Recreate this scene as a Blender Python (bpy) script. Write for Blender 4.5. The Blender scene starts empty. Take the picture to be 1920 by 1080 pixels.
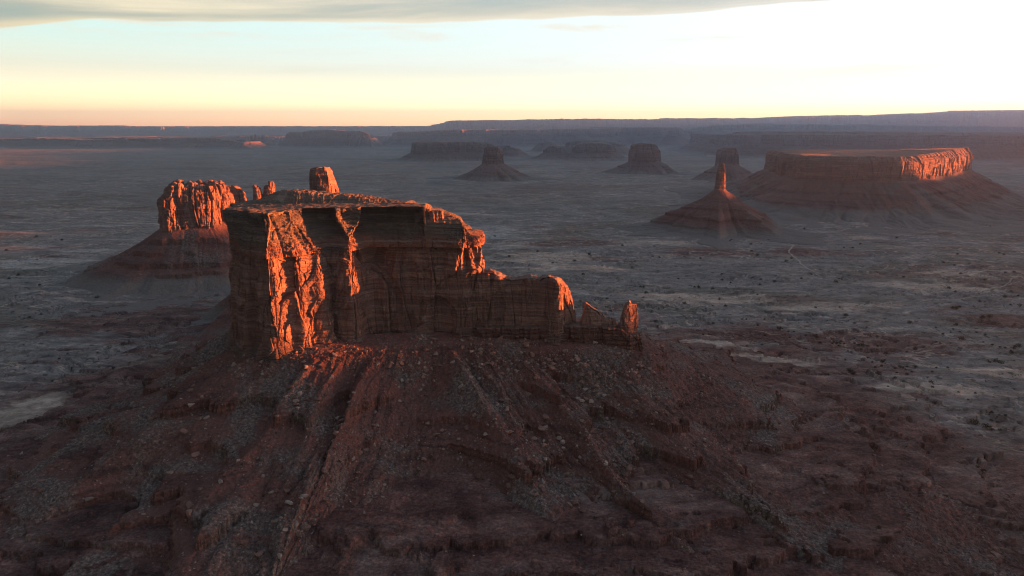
import bpy, math, random
import numpy as np
from mathutils import Vector, Matrix

random.seed(7)
rng = np.random.default_rng(11)
SC = bpy.context.scene
COL = SC.collection
R = math.radians

# ------------------------------------------------------------------ camera
CAMZ = 430.0
PITCH = 13.3
cam_data = bpy.data.cameras.new('camera')
cam_data.lens = 24.0
cam_data.sensor_width = 36.0
cam_data.clip_start = 1.0
cam_data.clip_end = 200000.0
cam = bpy.data.objects.new('camera', cam_data)
cam.location = (0, 0, CAMZ)
cam.rotation_euler = (R(90 - PITCH), 0, 0)
COL.objects.link(cam)
SC.camera = cam

# ------------------------------------------------------------------ view, sampling
SC.view_settings.view_transform = 'Standard'
SC.view_settings.look = 'None'
SC.view_settings.exposure = 3.85
SC.view_settings.gamma = 1.0
SC.render.engine = 'CYCLES'
SC.cycles.use_denoising = True
SC.cycles.filter_width = 1.1
SC.cycles.sample_clamp_indirect = 0.25
SC.cycles.max_bounces = 6
SC.cycles.diffuse_bounces = 2
SC.cycles.glossy_bounces = 1
SC.cycles.volume_bounces = 0
SC.cycles.transparent_max_bounces = 8

# ------------------------------------------------------------------ sun and sky
SUN_AZ = 82.0            # degrees to the right of the view axis
SUN_EL = 3.0
sun_dir = Vector((math.sin(R(SUN_AZ)) * math.cos(R(SUN_EL)), math.cos(R(SUN_AZ)) * math.cos(R(SUN_EL)), math.sin(R(SUN_EL))))
sd = bpy.data.lights.new('sun', 'SUN')
sd.energy = 5.0
sd.angle = R(0.53)
sd.color = (1.0, 0.225, 0.055)
sun = bpy.data.objects.new('sun', sd)
sun.rotation_euler = sun_dir.to_track_quat('Z', 'Y').to_euler()
sun.location = (3000, 800, 900)
COL.objects.link(sun)


def lin(r, g, b):
    f = lambda c: (c / 255 / 12.92) if c / 255 <= 0.04045 else ((c / 255 + 0.055) / 1.055) ** 2.4
    return (f(r), f(g), f(b), 1.0)


class NT:
    """small helper for building node trees"""
    def __init__(self, tree):
        self.t = tree
        self.t.nodes.clear()

    def n(self, typ, **kw):
        nd = self.t.nodes.new(typ)
        for k, v in kw.items():
            setattr(nd, k, v)
        return nd

    def link(self, a, b):
        self.t.links.new(a, b)

    def put(self, sock, v):
        if v is None:
            return
        if isinstance(v, bpy.types.NodeSocket):
            self.link(v, sock)
        else:
            sock.default_value = v

    def math(self, op, a, b=None, c=None, clamp=False):
        nd = self.n('ShaderNodeMath', operation=op, use_clamp=clamp)
        for i, v in enumerate((a, b, c)):
            self.put(nd.inputs[i], v)
        return nd.outputs[0]

    def vmath(self, op, a, b=None):
        nd = self.n('ShaderNodeVectorMath', operation=op)
        self.put(nd.inputs[0], a)
        self.put(nd.inputs[1], b)
        return nd.outputs['Value'] if op in ('DOT_PRODUCT', 'LENGTH', 'DISTANCE') else nd.outputs[0]

    def mix(self, f, a, b, mode='MIX'):
        nd = self.n('ShaderNodeMix', data_type='RGBA', blend_type=mode)
        self.put(nd.inputs['Factor'], f)
        self.put(nd.inputs[6], a)
        self.put(nd.inputs[7], b)
        return nd.outputs[2]

    def maprange(self, v, a, b, c=0.0, d=1.0, smooth=False):
        nd = self.n('ShaderNodeMapRange', interpolation_type='SMOOTHSTEP' if smooth else 'LINEAR')
        for i, x in enumerate((v, a, b, c, d)):
            self.put(nd.inputs[i], x)
        return nd.outputs[0]

    def ramp(self, f, stops, interp='LINEAR'):
        nd = self.n('ShaderNodeValToRGB')
        nd.color_ramp.interpolation = interp
        e = nd.color_ramp.elements
        while len(e) < len(stops):
            e.new(0.5)
        for el, (p, c) in zip(e, stops):
            el.position = p
            el.color = c if len(c) == 4 else (*c, 1)
        self.put(nd.inputs[0], f)
        return nd.outputs[0]

    def noise(self, vec, scale, detail=4, rough=0.55, dist=0.0):
        nd = self.n('ShaderNodeTexNoise')
        self.put(nd.inputs['Vector'], vec)
        nd.inputs['Scale'].default_value = scale
        nd.inputs['Detail'].default_value = detail
        nd.inputs['Roughness'].default_value = rough
        nd.inputs['Distortion'].default_value = dist
        return nd.outputs[0]

    def scale(self, vec, s):
        return self.vmath('MULTIPLY', vec, s)

    def sep(self, vec):
        nd = self.n('ShaderNodeSeparateXYZ')
        self.put(nd.inputs[0], vec)
        return nd.outputs

    def comb(self, x, y, z):
        nd = self.n('ShaderNodeCombineXYZ')
        for i, v in enumerate((x, y, z)):
            self.put(nd.inputs[i], v)
        return nd.outputs[0]


def build_world():
    w = bpy.data.worlds.new('World')
    SC.world = w
    w.use_nodes = True
    T = NT(w.node_tree)
    d = T.n('ShaderNodeTexCoord').outputs['Generated']
    x, y, z = T.sep(d)
    el = T.math('MULTIPLY', T.math('ARCSINE', z), 57.29578)
    az = T.math('MULTIPLY', T.math('ARCTAN2', x, y), 57.29578)
    cs = T.vmath('DOT_PRODUCT', d, (math.sin(R(SUN_AZ)), math.cos(R(SUN_AZ)), 0.0))
    f = T.maprange(cs, -0.45, 0.62)
    up = T.maprange(el, 0.0, 30.0)
    s = lambda deg: deg / 30.0
    left = T.ramp(up, [(s(0), lin(224, 158, 118)), (s(0.7), lin(238, 188, 140)), (s(1.6), lin(246, 210, 160)), (s(3), lin(250, 228, 192)),
                       (s(4.6), lin(243, 242, 218)), (s(6.2), lin(222, 242, 228)), (s(9), lin(204, 234, 226)), (s(13), lin(130, 165, 175)), (s(30), lin(62, 78, 96))])
    right = T.ramp(up, [(s(0), lin(255, 212, 150)), (s(0.8), lin(255, 224, 165)), (s(1.8), lin(255, 240, 196)), (s(3.2), lin(255, 250, 215)),
                        (s(5), lin(255, 255, 250)), (s(9), lin(255, 255, 255)), (s(14), lin(165, 180, 185)), (s(30), lin(70, 84, 98))])
    sky = T.mix(f, left, right)
    # brighter towards the low sun
    glow = T.math('MULTIPLY', T.math('POWER', T.maprange(cs, 0.0, 1.0), 2.0), T.maprange(el, 14.0, 3.0))
    sky = T.mix(1.0, sky, T.comb(T.math('MULTIPLY_ADD', glow, 0.25, 1.10), T.math('MULTIPLY_ADD', glow, 0.3, 1.14), T.math('MULTIPLY_ADD', glow, 0.35, 1.16)), 'MULTIPLY')
    low = T.math('MULTIPLY_ADD', T.maprange(el, 4.6, 0.0, smooth=True), 1.7, 1.0)
    sky = T.mix(1.0, sky, T.comb(low, T.math('POWER', low, 0.93), T.math('POWER', low, 0.84)), 'MULTIPLY')
    # physical dusk sky adds its own tint under the graded dusk colours
    nis = T.n('ShaderNodeTexSky', sky_type='NISHITA', sun_disc=False, sun_elevation=R(SUN_EL), sun_rotation=R(SUN_AZ), altitude=1700.0)
    nisc = T.mix(1.0, nis.outputs[0], (0.02, 0.02, 0.02, 1), 'MULTIPLY')
    sky = T.mix(1.0, sky, nisc, 'ADD')
    # thin wisps
    zz = T.math('ADD', T.math('MAXIMUM', z, 0.0), 0.05)
    plane = T.comb(T.math('DIVIDE', x, zz), T.math('DIVIDE', y, zz), 0.0)
    wv = T.comb(T.math('MULTIPLY', az, 0.05), T.math('MULTIPLY_ADD', az, -0.012, T.math('MULTIPLY', el, 0.9)), 0.0)
    wn = T.noise(wv, 1.0, 5, 0.6, 0.6)
    wisp = T.math('MULTIPLY', T.maprange(wn, 0.53, 0.72, smooth=True), T.maprange(el, 3.0, 5.0))
    sky = T.mix(T.math('MULTIPLY', wisp, 0.7), sky, lin(255, 248, 226))
    for a0, e0, wa_, we_ in ((-7.4, 6.9, 3.6, 0.50), (5.6, 7.55, 4.6, 0.42), (-27.5, 7.2, 6.0, 0.30), (-21.0, 6.6, 3.0, 0.2)):
        ea = T.math('DIVIDE', T.math('SUBTRACT', az, a0), wa_)
        ee = T.math('DIVIDE', T.math('ADD', T.math('SUBTRACT', el, e0), T.math('MULTIPLY', ea, 0.12)), we_)
        rr = T.math('ADD', T.math('MULTIPLY', ea, ea), T.math('MULTIPLY', ee, ee))
        wk = T.math('MULTIPLY', T.maprange(rr, 1.0, 0.0, smooth=True), T.maprange(T.noise(T.comb(T.math('MULTIPLY', az, 0.5), T.math('MULTIPLY', el, 2.2), a0), 1.0, 6, 0.65), 0.34, 0.62))
        sky = T.mix(T.math('MULTIPLY', wk, 0.85), sky, (1.0, 0.93, 0.76, 1))
    # cloud deck: its lower edge runs across the top of the picture; its unseen rest behind the viewer is added to dim the skylight
    front = T.maprange(y, -0.2, 0.65, smooth=True)
    edge_n = T.noise(T.comb(T.math('MULTIPLY', az, 0.06), 0.0, 3.3), 1.0, 3, 0.5)
    eb = T.math('ADD', T.math('MULTIPLY_ADD', az, 0.030, 8.0), T.math('MULTIPLY_ADD', edge_n, 1.4, -0.7))
    eb = T.math('SUBTRACT', eb, T.math('MULTIPLY', T.maprange(az, -28.0, -38.0, smooth=True), 0.9))
    eb = T.math('ADD', T.math('MULTIPLY', eb, front), T.math('MULTIPLY', T.math('SUBTRACT', 1.0, front), 1.5))
    above = T.math('SUBTRACT', el, eb)
    cn = T.noise(T.scale(plane, (0.35, 0.9, 1.0)), 1.0, 7, 0.62, 0.5)
    streak = T.noise(T.comb(T.math('MULTIPLY', az, 0.03), T.math('MULTIPLY_ADD', az, -0.035, T.math('MULTIPLY', el, 0.8)), 7.7), 1.0, 6, 0.6, 0.4)
    body = T.ramp(T.math('ADD', T.math('MULTIPLY', cn, 0.75), T.math('MULTIPLY', streak, 0.25)),
                  [(0.36, lin(150, 178, 176)), (0.46, lin(178, 190, 176)), (0.53, lin(205, 204, 182)), (0.63, lin(254, 240, 204))])
    body = T.mix(f, body, T.mix(0.55, body, lin(246, 238, 220)))
    dark = T.ramp(T.maprange(el, 8.0, 60.0), [(0.0, (1, 1, 1)), (0.14, (0.90, 1.02, 1.32)), (0.45, (0.60, 0.78, 1.20)), (1.0, (0.44, 0.60, 1.00))])
    body = T.mix(1.0, body, dark, 'MULTIPLY')
    backdim = T.maprange(y, 0.45, -0.5, 1.0, 0.62)
    body = T.mix(1.0, body, T.comb(backdim, backdim, T.math('MULTIPLY', backdim, 1.0)), 'MULTIPLY')
    side = T.maprange(cs, -0.8, 0.8, 0.55, 1.5)
    body = T.mix(T.maprange(el, 9.0, 16.0), body, T.mix(1.0, body, T.comb(side, side, side), 'MULTIPLY'))
    rim = T.mix(f, lin(250, 232, 190), lin(255, 250, 238))
    body = T.mix(T.math('MULTIPLY', T.math('POWER', T.maprange(T.math('ADD', above, T.math('MULTIPLY', T.math('SUBTRACT', streak, 0.5), 2.2)), 1.1, 0.0, smooth=True), 1.5), front), body, rim)
    cov = T.maprange(above, 0.0, 0.16, smooth=True)
    cov = T.math('MULTIPLY', cov, T.maprange(T.math('SUBTRACT', az, T.math('MULTIPLY', above, 3.0)), 50.0, 26.0, 0.25, 1.0, smooth=True))
    sky = T.mix(cov, sky, body)
    # below the horizon the world only stands in for far land
    sky = T.mix(T.maprange(el, -0.3, -1.5), sky, (0.05, 0.05, 0.055, 1))
    bg = T.n('ShaderNodeBackground')
    T.link(sky, bg.inputs['Color'])
    bg.inputs['Strength'].default_value = 0.070
    out = T.n('ShaderNodeOutputWorld')
    T.link(bg.outputs[0], out.inputs['Surface'])
    w.cycles.sampling_method = 'MANUAL'
    w.cycles.sample_map_resolution = 1024


build_world()

# ------------------------------------------------------------------ numeric noise
_ang = np.linspace(0, 2 * np.pi, 256, endpoint=False)
_GX, _GY = np.cos(_ang).astype(np.float32), np.sin(_ang).astype(np.float32)


def _hash(ix, iy, seed):
    h = ix.astype(np.uint32) * np.uint32(0x27d4eb2d) + iy.astype(np.uint32) * np.uint32(0x165667b1) + np.uint32((seed * 0x9e3779b1) & 0xffffffff)
    h ^= h >> np.uint32(15)
    h *= np.uint32(0x85ebca6b)
    h ^= h >> np.uint32(13)
    h *= np.uint32(0xc2b2ae35)
    h ^= h >> np.uint32(16)
    return h


def perlin(x, y, seed=0):
    x, y = np.broadcast_arrays(np.asarray(x, np.float64), np.asarray(y, np.float64))
    x0, y0 = np.floor(x), np.floor(y)
    fx, fy = (x - x0).astype(np.float32), (y - y0).astype(np.float32)
    ix, iy = x0.astype(np.int64), y0.astype(np.int64)
    u = fx * fx * fx * (fx * (fx * 6 - 15) + 10)
    v = fy * fy * fy * (fy * (fy * 6 - 15) + 10)

    def g(dx, dy):
        k = _hash(ix + dx, iy + dy, seed) & np.uint32(255)
        return _GX[k] * (fx - dx) + _GY[k] * (fy - dy)
    a, b, c, d = g(0, 0), g(1, 0), g(0, 1), g(1, 1)
    return ((a + (b - a) * u) * (1 - v) + (c + (d - c) * u) * v) * 1.5


def fbm(x, y, octs=4, seed=0, gain=0.5, lac=2.07):
    t, a = 0.0, 1.0
    for o in range(octs):
        t = t + a * perlin(x, y, seed + o * 17)
        x, y, a = x * lac + 3.1, y * lac + 1.7, a * gain
    return t


def ridged(x, y, octs=3, seed=0, gain=0.5, lac=2.1):
    t, a, s = 0.0, 1.0, 0.0
    for o in range(octs):
        t = t + a * (1 - np.abs(perlin(x, y, seed + o * 13)) * 1.6)
        s += a
        x, y, a = x * lac + 5.2, y * lac + 2.9, a * gain
    return t / s


def worley(x, y, seed=0, jit=0.9):
    x, y = np.broadcast_arrays(np.asarray(x, np.float64), np.asarray(y, np.float64))
    ix, iy = np.floor(x).astype(np.int64), np.floor(y).astype(np.int64)
    f1 = np.full(x.shape, 9.0, np.float32)
    f2 = np.full(x.shape, 9.0, np.float32)
    hid = np.zeros(x.shape, np.uint32)
    ddx = np.zeros(x.shape, np.float32)
    ddy = np.zeros(x.shape, np.float32)
    for dy in (-1, 0, 1):
        for dx in (-1, 0, 1):
            h = _hash(ix + dx, iy + dy, seed)
            px = ix + dx + 0.5 + jit * ((h & np.uint32(1023)) / 1023.0 - 0.5)
            py = iy + dy + 0.5 + jit * (((h >> np.uint32(10)) & np.uint32(1023)) / 1023.0 - 0.5)
            ex, ey = (x - px).astype(np.float32), (y - py).astype(np.float32)
            d = np.sqrt(ex * ex + ey * ey)
            new = d < f1
            f2 = np.where(new, f1, np.minimum(f2, d))
            f1 = np.where(new, d, f1)
            hid = np.where(new, h, hid)
            ddx = np.where(new, ex, ddx)
            ddy = np.where(new, ey, ddy)
    r1 = ((hid * np.uint32(2654435761)) >> np.uint32(16)) / 65535.0
    r2 = ((hid * np.uint32(2246822519)) >> np.uint32(16)) / 65535.0
    r3 = ((hid * np.uint32(3266489917)) >> np.uint32(16)) / 65535.0
    return f1, f2, r1, r2, r3, ddx, ddy


def sst(a, b, x):
    t = np.clip((x - a) / (b - a), 0, 1)
    return t * t * (3 - 2 * t)


def pix(px, py, Y):
    """point of the place seen at a pixel of the 1920x1080 photograph, at ground distance Y"""
    cp, sp = math.cos(R(PITCH)), math.sin(R(PITCH))
    dy = 1280 * cp + (540 - py) * sp
    dz = -1280 * sp + (540 - py) * cp
    return (px - 960) / dy * Y, CAMZ + dz / dy * Y


def ground_at(px, py, z=0.0):
    cp, sp = math.cos(R(PITCH)), math.sin(R(PITCH))
    dy = 1280 * cp + (540 - py) * sp
    dz = -1280 * sp + (540 - py) * cp
    Y = (z - CAMZ) / dz * dy
    return (px - 960) / dy * Y, Y


# ------------------------------------------------------------------ mesh helpers
def make_mesh(name, V, F, mat, parent=None, smooth=False):
    V = np.asarray(V, np.float32).reshape(-1, 3)
    F = np.asarray(F, np.int32)
    k = F.shape[1]
    me = bpy.data.meshes.new(name)
    me.vertices.add(len(V))
    me.vertices.foreach_set('co', V.ravel())
    me.loops.add(F.size)
    me.loops.foreach_set('vertex_index', F.ravel())
    me.polygons.add(len(F))
    me.polygons.foreach_set('loop_start', np.arange(0, F.size, k, dtype=np.int32))
    me.polygons.foreach_set('use_smooth', np.full(len(F), smooth, bool))
    me.update(calc_edges=True)
    me.materials.append(mat)
    o = bpy.data.objects.new(name, me)
    COL.objects.link(o)
    if parent is not None:
        o.parent = parent
    return o


def grid_faces(r, c, wrap):
    i = np.arange(r - 1)[:, None]
    j = np.arange(c if wrap else c - 1)[None, :]
    j2 = (j + 1) % c
    return np.stack([i * c + j, i * c + j2, (i + 1) * c + j2, (i + 1) * c + j], -1).reshape(-1, 4)


def grid_obj(name, P, wrap, mat, parent=None, smooth=False, origin=None):
    P = np.array(P, np.float64)
    if origin is not None:
        P = P - np.array(origin)
    return make_mesh(name, P, grid_faces(P.shape[0], P.shape[1], wrap), mat, parent, smooth)


def thing(name, loc, label, cat, group=None):
    o = bpy.data.objects.new(name, None)
    o.empty_display_size = 20
    o.location = loc
    o['label'] = label
    o['category'] = cat
    if group:
        o['group'] = group
    COL.objects.link(o)
    return o


def loop(ctrl, n, sm=8.0, fine=0.25):
    """closed outline (counter-clockwise, starting at the far side): points, normals, arc length; finer towards the viewer"""
    c = np.array(ctrl, float)
    c2 = np.vstack([c, c[:1]])
    seg = np.hypot(*np.diff(c2, axis=0).T)
    L = np.concatenate([[0], np.cumsum(seg)])
    m = 4000
    s = np.linspace(0, L[-1], m, endpoint=False)
    X, Y = np.interp(s, L, c2[:, 0]), np.interp(s, L, c2[:, 1])
    sig = sm / (L[-1] / m)
    k = np.fft.fftfreq(m)
    g = np.exp(-2 * (np.pi * k * sig) ** 2)
    X = np.fft.ifft(np.fft.fft(X) * g).real
    Y = np.fft.ifft(np.fft.fft(Y) * g).real

    def nrm(X, Y):
        tx, ty = np.roll(X, -1) - np.roll(X, 1), np.roll(Y, -1) - np.roll(Y, 1)
        l = np.hypot(tx, ty) + 1e-9
        return ty / l, -tx / l
    nx, ny = nrm(X, Y)
    vx, vy = -X, -Y
    vl = np.hypot(vx, vy)
    face = (nx * vx + ny * vy) / vl
    w = np.where(face > -0.2, 1.0, fine)
    w = np.fft.ifft(np.fft.fft(w) * np.exp(-2 * (np.pi * k * 40) ** 2)).real
    cw = np.concatenate([[0], np.cumsum(w)])
    t = np.interp(np.linspace(0, cw[-1], n, endpoint=False), cw, np.arange(m + 1))
    idx = np.arange(m + 1)
    ap = lambda q: np.interp(t, idx, np.append(q, q[0]))
    dl = np.hypot(np.roll(X, -1) - X, np.roll(Y, -1) - Y)
    arc = np.concatenate([[0], np.cumsum(dl)])
    N = np.stack([ap(nx), ap(ny)], 1)
    N /= np.linalg.norm(N, axis=1)[:, None]
    return np.stack([ap(X), ap(Y)], 1), N, np.interp(t, idx, arc)


def rock_face(a, z, seed, s=1.0, bias=0.0, alc=0.0):
    """relief of a jointed sandstone wall in metres, outwards positive; a along the wall, z up, s the size of its features"""
    wa = a + 3.5 * s * perlin(a / (38 * s), z / (190 * s), seed + 1) + 0.9 * s * perlin(a / (9 * s), z / (70 * s), seed + 2)
    wz = z + 8 * s * perlin(a / (30 * s), z / (30 * s), seed + 3)
    big = 9 * s * perlin(a / (85 * s), z / (500 * s), seed + 4)
    f1, f2, r1, r2, r3, dx, dy = worley(wa / (31 * s), wz / (120 * s), seed + 5)
    slab = (r1 - 0.5) * 8 * s + ((r2 - 0.5) * 13 * (1 - bias) + 4.5 * bias) * s * dx + (r3 - 0.5) * 11 * s * dy
    joint = -1.3 * s * (1 - sst(0.0, 0.07, f2 - f1))
    f1, f2, r1, r2, r3, dx, dy = worley(wa / (9.5 * s), wz / (20 * s), seed + 6)
    slab2 = (r1 - 0.5) * 4.4 * s + ((r2 - 0.5) * 5.0 * (1 - 0.7 * bias) + 1.2 * bias) * s * dx + (r3 - 0.5) * 3.5 * s * dy
    crack = -1.4 * s * np.clip(1 - np.abs(perlin(wa / (13 * s), z / (180 * s), seed + 7)) * 9, 0, 1) ** 2
    f1, f2, r1, r2, r3, dx, dy = worley(wa / (3.8 * s), wz / (5.5 * s), seed + 13)
    fine = 0.35 * s * fbm(a / (4.2 * s), z / (7 * s), 3, seed + 8) + (r1 - 0.5) * 0.9 * s + (r2 - 0.5) * 1.3 * s * dx
    bed = 0.5 * s * perlin(z / (2.6 * s), a / (60 * s), seed + 9) + 0.9 * s * perlin(z / (7 * s), a / (300 * s), seed + 10)
    out = big + slab + joint + slab2 + crack + fine + bed
    if np.any(alc):
        f1, f2, r1, r2, r3, dx, dy = worley(wa / (55 * s), wz / (75 * s), seed + 11)
        rr = 0.30 + 0.16 * r2
        hollow = np.sqrt(np.clip(1 - (np.hypot(dx, np.where(dy > 0, dy, dy * 0.5)) / rr) ** 2, 0, 1)) * (r1 > 0.35)
        f1, f2, r1, r2, r3, dx, dy = worley(wa / (26 * s) + 4, wz / (38 * s), seed + 12)
        rr = 0.28 + 0.16 * r2
        hol2 = np.sqrt(np.clip(1 - (np.hypot(dx, np.where(dy > 0, dy, dy * 0.45)) / rr) ** 2, 0, 1)) * (r1 > 0.5)
        out = out - alc * s * (6.0 * hollow + 3.0 * hol2)
    return out


def nearest_on(spine, P):
    """nearest point of a polyline for each row of P"""
    best, bd = None, None
    for (x0, y0), (x1, y1) in zip(spine[:-1], spine[1:]):
        d = np.array([x1 - x0, y1 - y0])
        t = np.clip(((P - (x0, y0)) @ d) / (d @ d + 1e-9), 0, 1)
        q = np.array([x0, y0]) + t[:, None] * d
        dd = ((P - q) ** 2).sum(1)
        if best is None:
            best, bd = q, dd
        else:
            best = np.where((dd < bd)[:, None], q, best)
            bd = np.minimum(bd, dd)
    return best


def cliff(name, ctrl, zb, zt, mat, parent, origin, n=800, rows=160, caprows=30, seed=1, s=1.0, amp=1.0, lean=0.05, sm=6.0,
          top=None, capz=None, capn=2.0, spine=None, prof=None, extra=None, foot=12.0, rim=2.0, fine=0.25, smooth=False, ampfn=None, biasfn=None, alc=0.0):
    """a wall all round an outline with a top surface; returns the rim too"""
    C, N, A = loop(ctrl, n, sm, fine)
    ztv = np.full(n, float(zt)) if top is None else top(C, A)
    t = np.linspace(0, 1, rows)[:, None]
    lo = zb - foot if np.isscalar(zb) else zb(C, A) - foot
    lo = np.full(n, lo) if np.isscalar(lo) else lo
    Z = lo[None] + (ztv - lo)[None] * t
    AA = np.broadcast_to(A[None], Z.shape)
    D = (amp if ampfn is None else ampfn(C)[None]) * rock_face(AA, Z, seed, s, 0.0 if biasfn is None else biasfn(C)[None], alc(C)[None] if callable(alc) else alc) - lean * (Z - lo[None] - foot)
    if prof is not None:
        D = D + prof(t, AA, Z)
    if extra is not None:
        D = D + extra(AA, Z, C)
    D = D - rim * sst(0.95, 1.0, t) ** 2
    XY = C[None] + N[None] * D[..., None]
    P = np.concatenate([XY, Z[..., None]], -1)
    rxy, rz = XY[-1], Z[-1]
    if spine is None:
        c = C.mean(0)
        u, sv, vt = np.linalg.svd(C - c, full_matrices=False)
        ax = vt[0]
        h = np.abs((C - c) @ ax).max()
        wd = np.abs((C - c) @ vt[1]).max()
        e = max(h - wd, 0.05 * h)
        spine = [tuple(c - ax * e), tuple(c + ax * e)]
    tgt = nearest_on(spine, rxy)
    q = (np.linspace(0, 1, caprows + 1)[1:, None]) ** 1.3
    CX = rxy[None] * (1 - q[..., None]) + tgt[None] * q[..., None]
    cz = rz[None] if capz is None else capz(CX[..., 0], CX[..., 1], rz)
    k = sst(0, 0.5, q)
    CZ = rz[None] * (1 - k) + cz * k
    CZ = CZ + capn * fbm(CX[..., 0] / (14 * s), CX[..., 1] / (14 * s), 4, seed + 40) * np.minimum(q * 8, 1)
    P = np.concatenate([P, np.concatenate([CX, CZ[..., None]], -1)], 0)
    return grid_obj(name, P, True, mat, parent, smooth, origin)


def ledge(z, zi, A, w, B):
    return A * (sst(zi - w, zi + w, z) - 0.5) * np.clip(1 - np.abs(z - zi) / B, 0, 1)


def talus(name, ctrl, zb, L, smax, mat, parent, origin, n=700, rows=220, sm=25.0, seed=1, gul=5.0, gw=26.0, ledges=(), spread=None,
          floor=0.0, fine=0.25, s0=-25.0, straight=0.0, rough=0.5, smooth=False, lmask=None, lwob=5.0, lobes=0.0, runs=0.0, fan=0.0):
    """rubble apron falling away from the foot of a wall, cut by gullies and interrupted by ledges"""
    C, N, A = loop(ctrl, n, sm, fine)
    if fan:
        c0 = C.mean(0)
        rd = (C - c0) * np.array([1.0, 1.6])
        rd /= np.linalg.norm(rd, axis=1)[:, None]
        N = N * (1 - fan) + rd * fan
        N /= np.linalg.norm(N, axis=1)[:, None]
    q = np.linspace(0, 1, rows)[:, None]
    s = s0 + (smax - s0) * q ** 1.15
    k = np.ones(n) if spread is None else spread(N)
    zbv = np.full(n, float(zb)) if np.isscalar(zb) else zb(C)
    sp = np.maximum(s, 0)
    e = np.exp(-sp / L)
    st = np.clip(1 - sp / (L * 1.55), 0, 1)
    Z = floor + (zbv[None] - floor) * ((1 - straight) * e + straight * st) + np.where(s < 0, -s * 0.25, 0)
    XY = C[None] + N[None] * (s * k[None])[..., None]
    AA = np.broadcast_to(A[None], Z.shape)
    if lobes:
        th = np.arctan2(N[:, 1], N[:, 0])
        lf = 1 + lobes * (perlin(2.2 * np.cos(th) + 7, 2.2 * np.sin(th), seed + 7) * 1.3 + 0.5 * perlin(6 * np.cos(th), 6 * np.sin(th) + 5, seed + 8))
        XY = C[None] + N[None] * (s * (1 + (k * lf - 1)[None] * sst(0, smax * 0.4, s)))[..., None]
    wa = AA + 10 * perlin(AA / 60, s / 90, seed + 1) + 3 * perlin(AA / 16, s / 30, seed + 2)
    env = sst(0, 50, s) * (0.25 + 0.75 * sst(smax, smax * 0.5, s))
    g1 = np.abs(perlin(wa / gw, s / 260 + 3, seed + 3)) ** 0.8 * 2.0 - 0.6
    g2 = np.abs(perlin(wa / (gw * 0.37), s / 110 + 9, seed + 4)) * 2.0 - 0.5
    bigg = perlin(AA / (gw * 4), s / 500, seed + 5)
    Z = Z + env * gul * (g1 + 0.38 * g2 + 1.1 * bigg)
    if runs:
        rn = np.abs(perlin((AA + 4 * perlin(AA / 20, s / 40, seed + 9)) / 11, s / 190, seed + 10)) * 1.5 + np.abs(perlin((AA + 2 * perlin(AA / 9, s / 20, seed + 11)) / 4.6, s / 90, seed + 12)) * 0.7
        Z = Z + runs * (rn - 0.5) * sst(2, 30, s) * sst(smax, smax * 0.35, s)
        # sharp spurs and V-shaped gullies fanning outwards
        rg = 1 - np.abs(perlin((AA + 16 * perlin(AA / 90, s / 160, seed + 13)) / 72, s / 700, seed + 14)) * 2.2
        ex = np.linalg.norm(np.roll(XY, -1, 1) - XY, axis=2) / (np.linalg.norm(np.roll(C, -1, 0) - C, axis=1)[None] + 1e-6)
        ex = np.clip((np.clip(ex, 1, 8) - 1.3) / 1.5, 0, 1)
        rg2 = 1 - np.abs(perlin((AA + 5 * perlin(AA / 40, s / 120, seed + 15)) / 30, s / 600, seed + 16)) * 2.2
        Z = Z + runs * 5.0 * ex * (rg2 - 0.45) * sst(40, 140, s) * sst(smax, smax * 0.6, s)
        Z = Z + runs * 9.0 * (rg - 0.45) * sst(0, 90, s) * sst(smax, smax * 0.45, s)
    Z = Z + rough * fbm(XY[..., 0] / 9, XY[..., 1] / 9, 4, seed + 6, 0.6) * sst(-5, 20, s) * 1.6
    for i, (zi, am, w, B) in enumerate(ledges):
        m = sst(-0.1, 0.2, perlin(AA / 70 + 13 * i, s / 300, seed + 20 + i) + (0.1 if lmask is None else lmask(C)[None]))
        zz = zi + lwob * (perlin(AA / 75, s / 200, seed + 60 + i) + 0.5 * perlin(AA / 24, s / 90, seed + 70 + i)) + 1.6 * perlin(AA / 8, s / 60, seed + 80 + i)
        Z = Z + ledge(Z, zz, am * m, w, B)
    edge = sst(0.93, 1.0, q)
    Z = Z - edge * 14
    P = np.concatenate([XY, Z[..., None]], -1)
    o = grid_obj(name, P[::-1], True, mat, parent, smooth, origin)
    return o, P


# ------------------------------------------------------------------ materials
def base_mat(name):
    m = bpy.data.materials.new(name)
    m.use_nodes = True
    T = NT(m.node_tree)
    out = T.n('ShaderNodeOutputMaterial')
    b = T.n('ShaderNodeBsdfPrincipled')
    b.inputs['Roughness'].default_value = 0.95
    b.inputs['Specular IOR Level'].default_value = 0.1
    T.link(b.outputs[0], out.inputs['Surface'])
    pos = T.n('ShaderNodeNewGeometry').outputs['Position']
    return m, T, b, pos


def bump(T, b, height, dist, strength=1.0):
    nd = T.n('ShaderNodeBump')
    nd.inputs['Strength'].default_value = strength
    nd.inputs['Distance'].default_value = dist
    T.link(height, nd.inputs['Height'])
    T.link(nd.outputs[0], b.inputs['Normal'])


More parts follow.
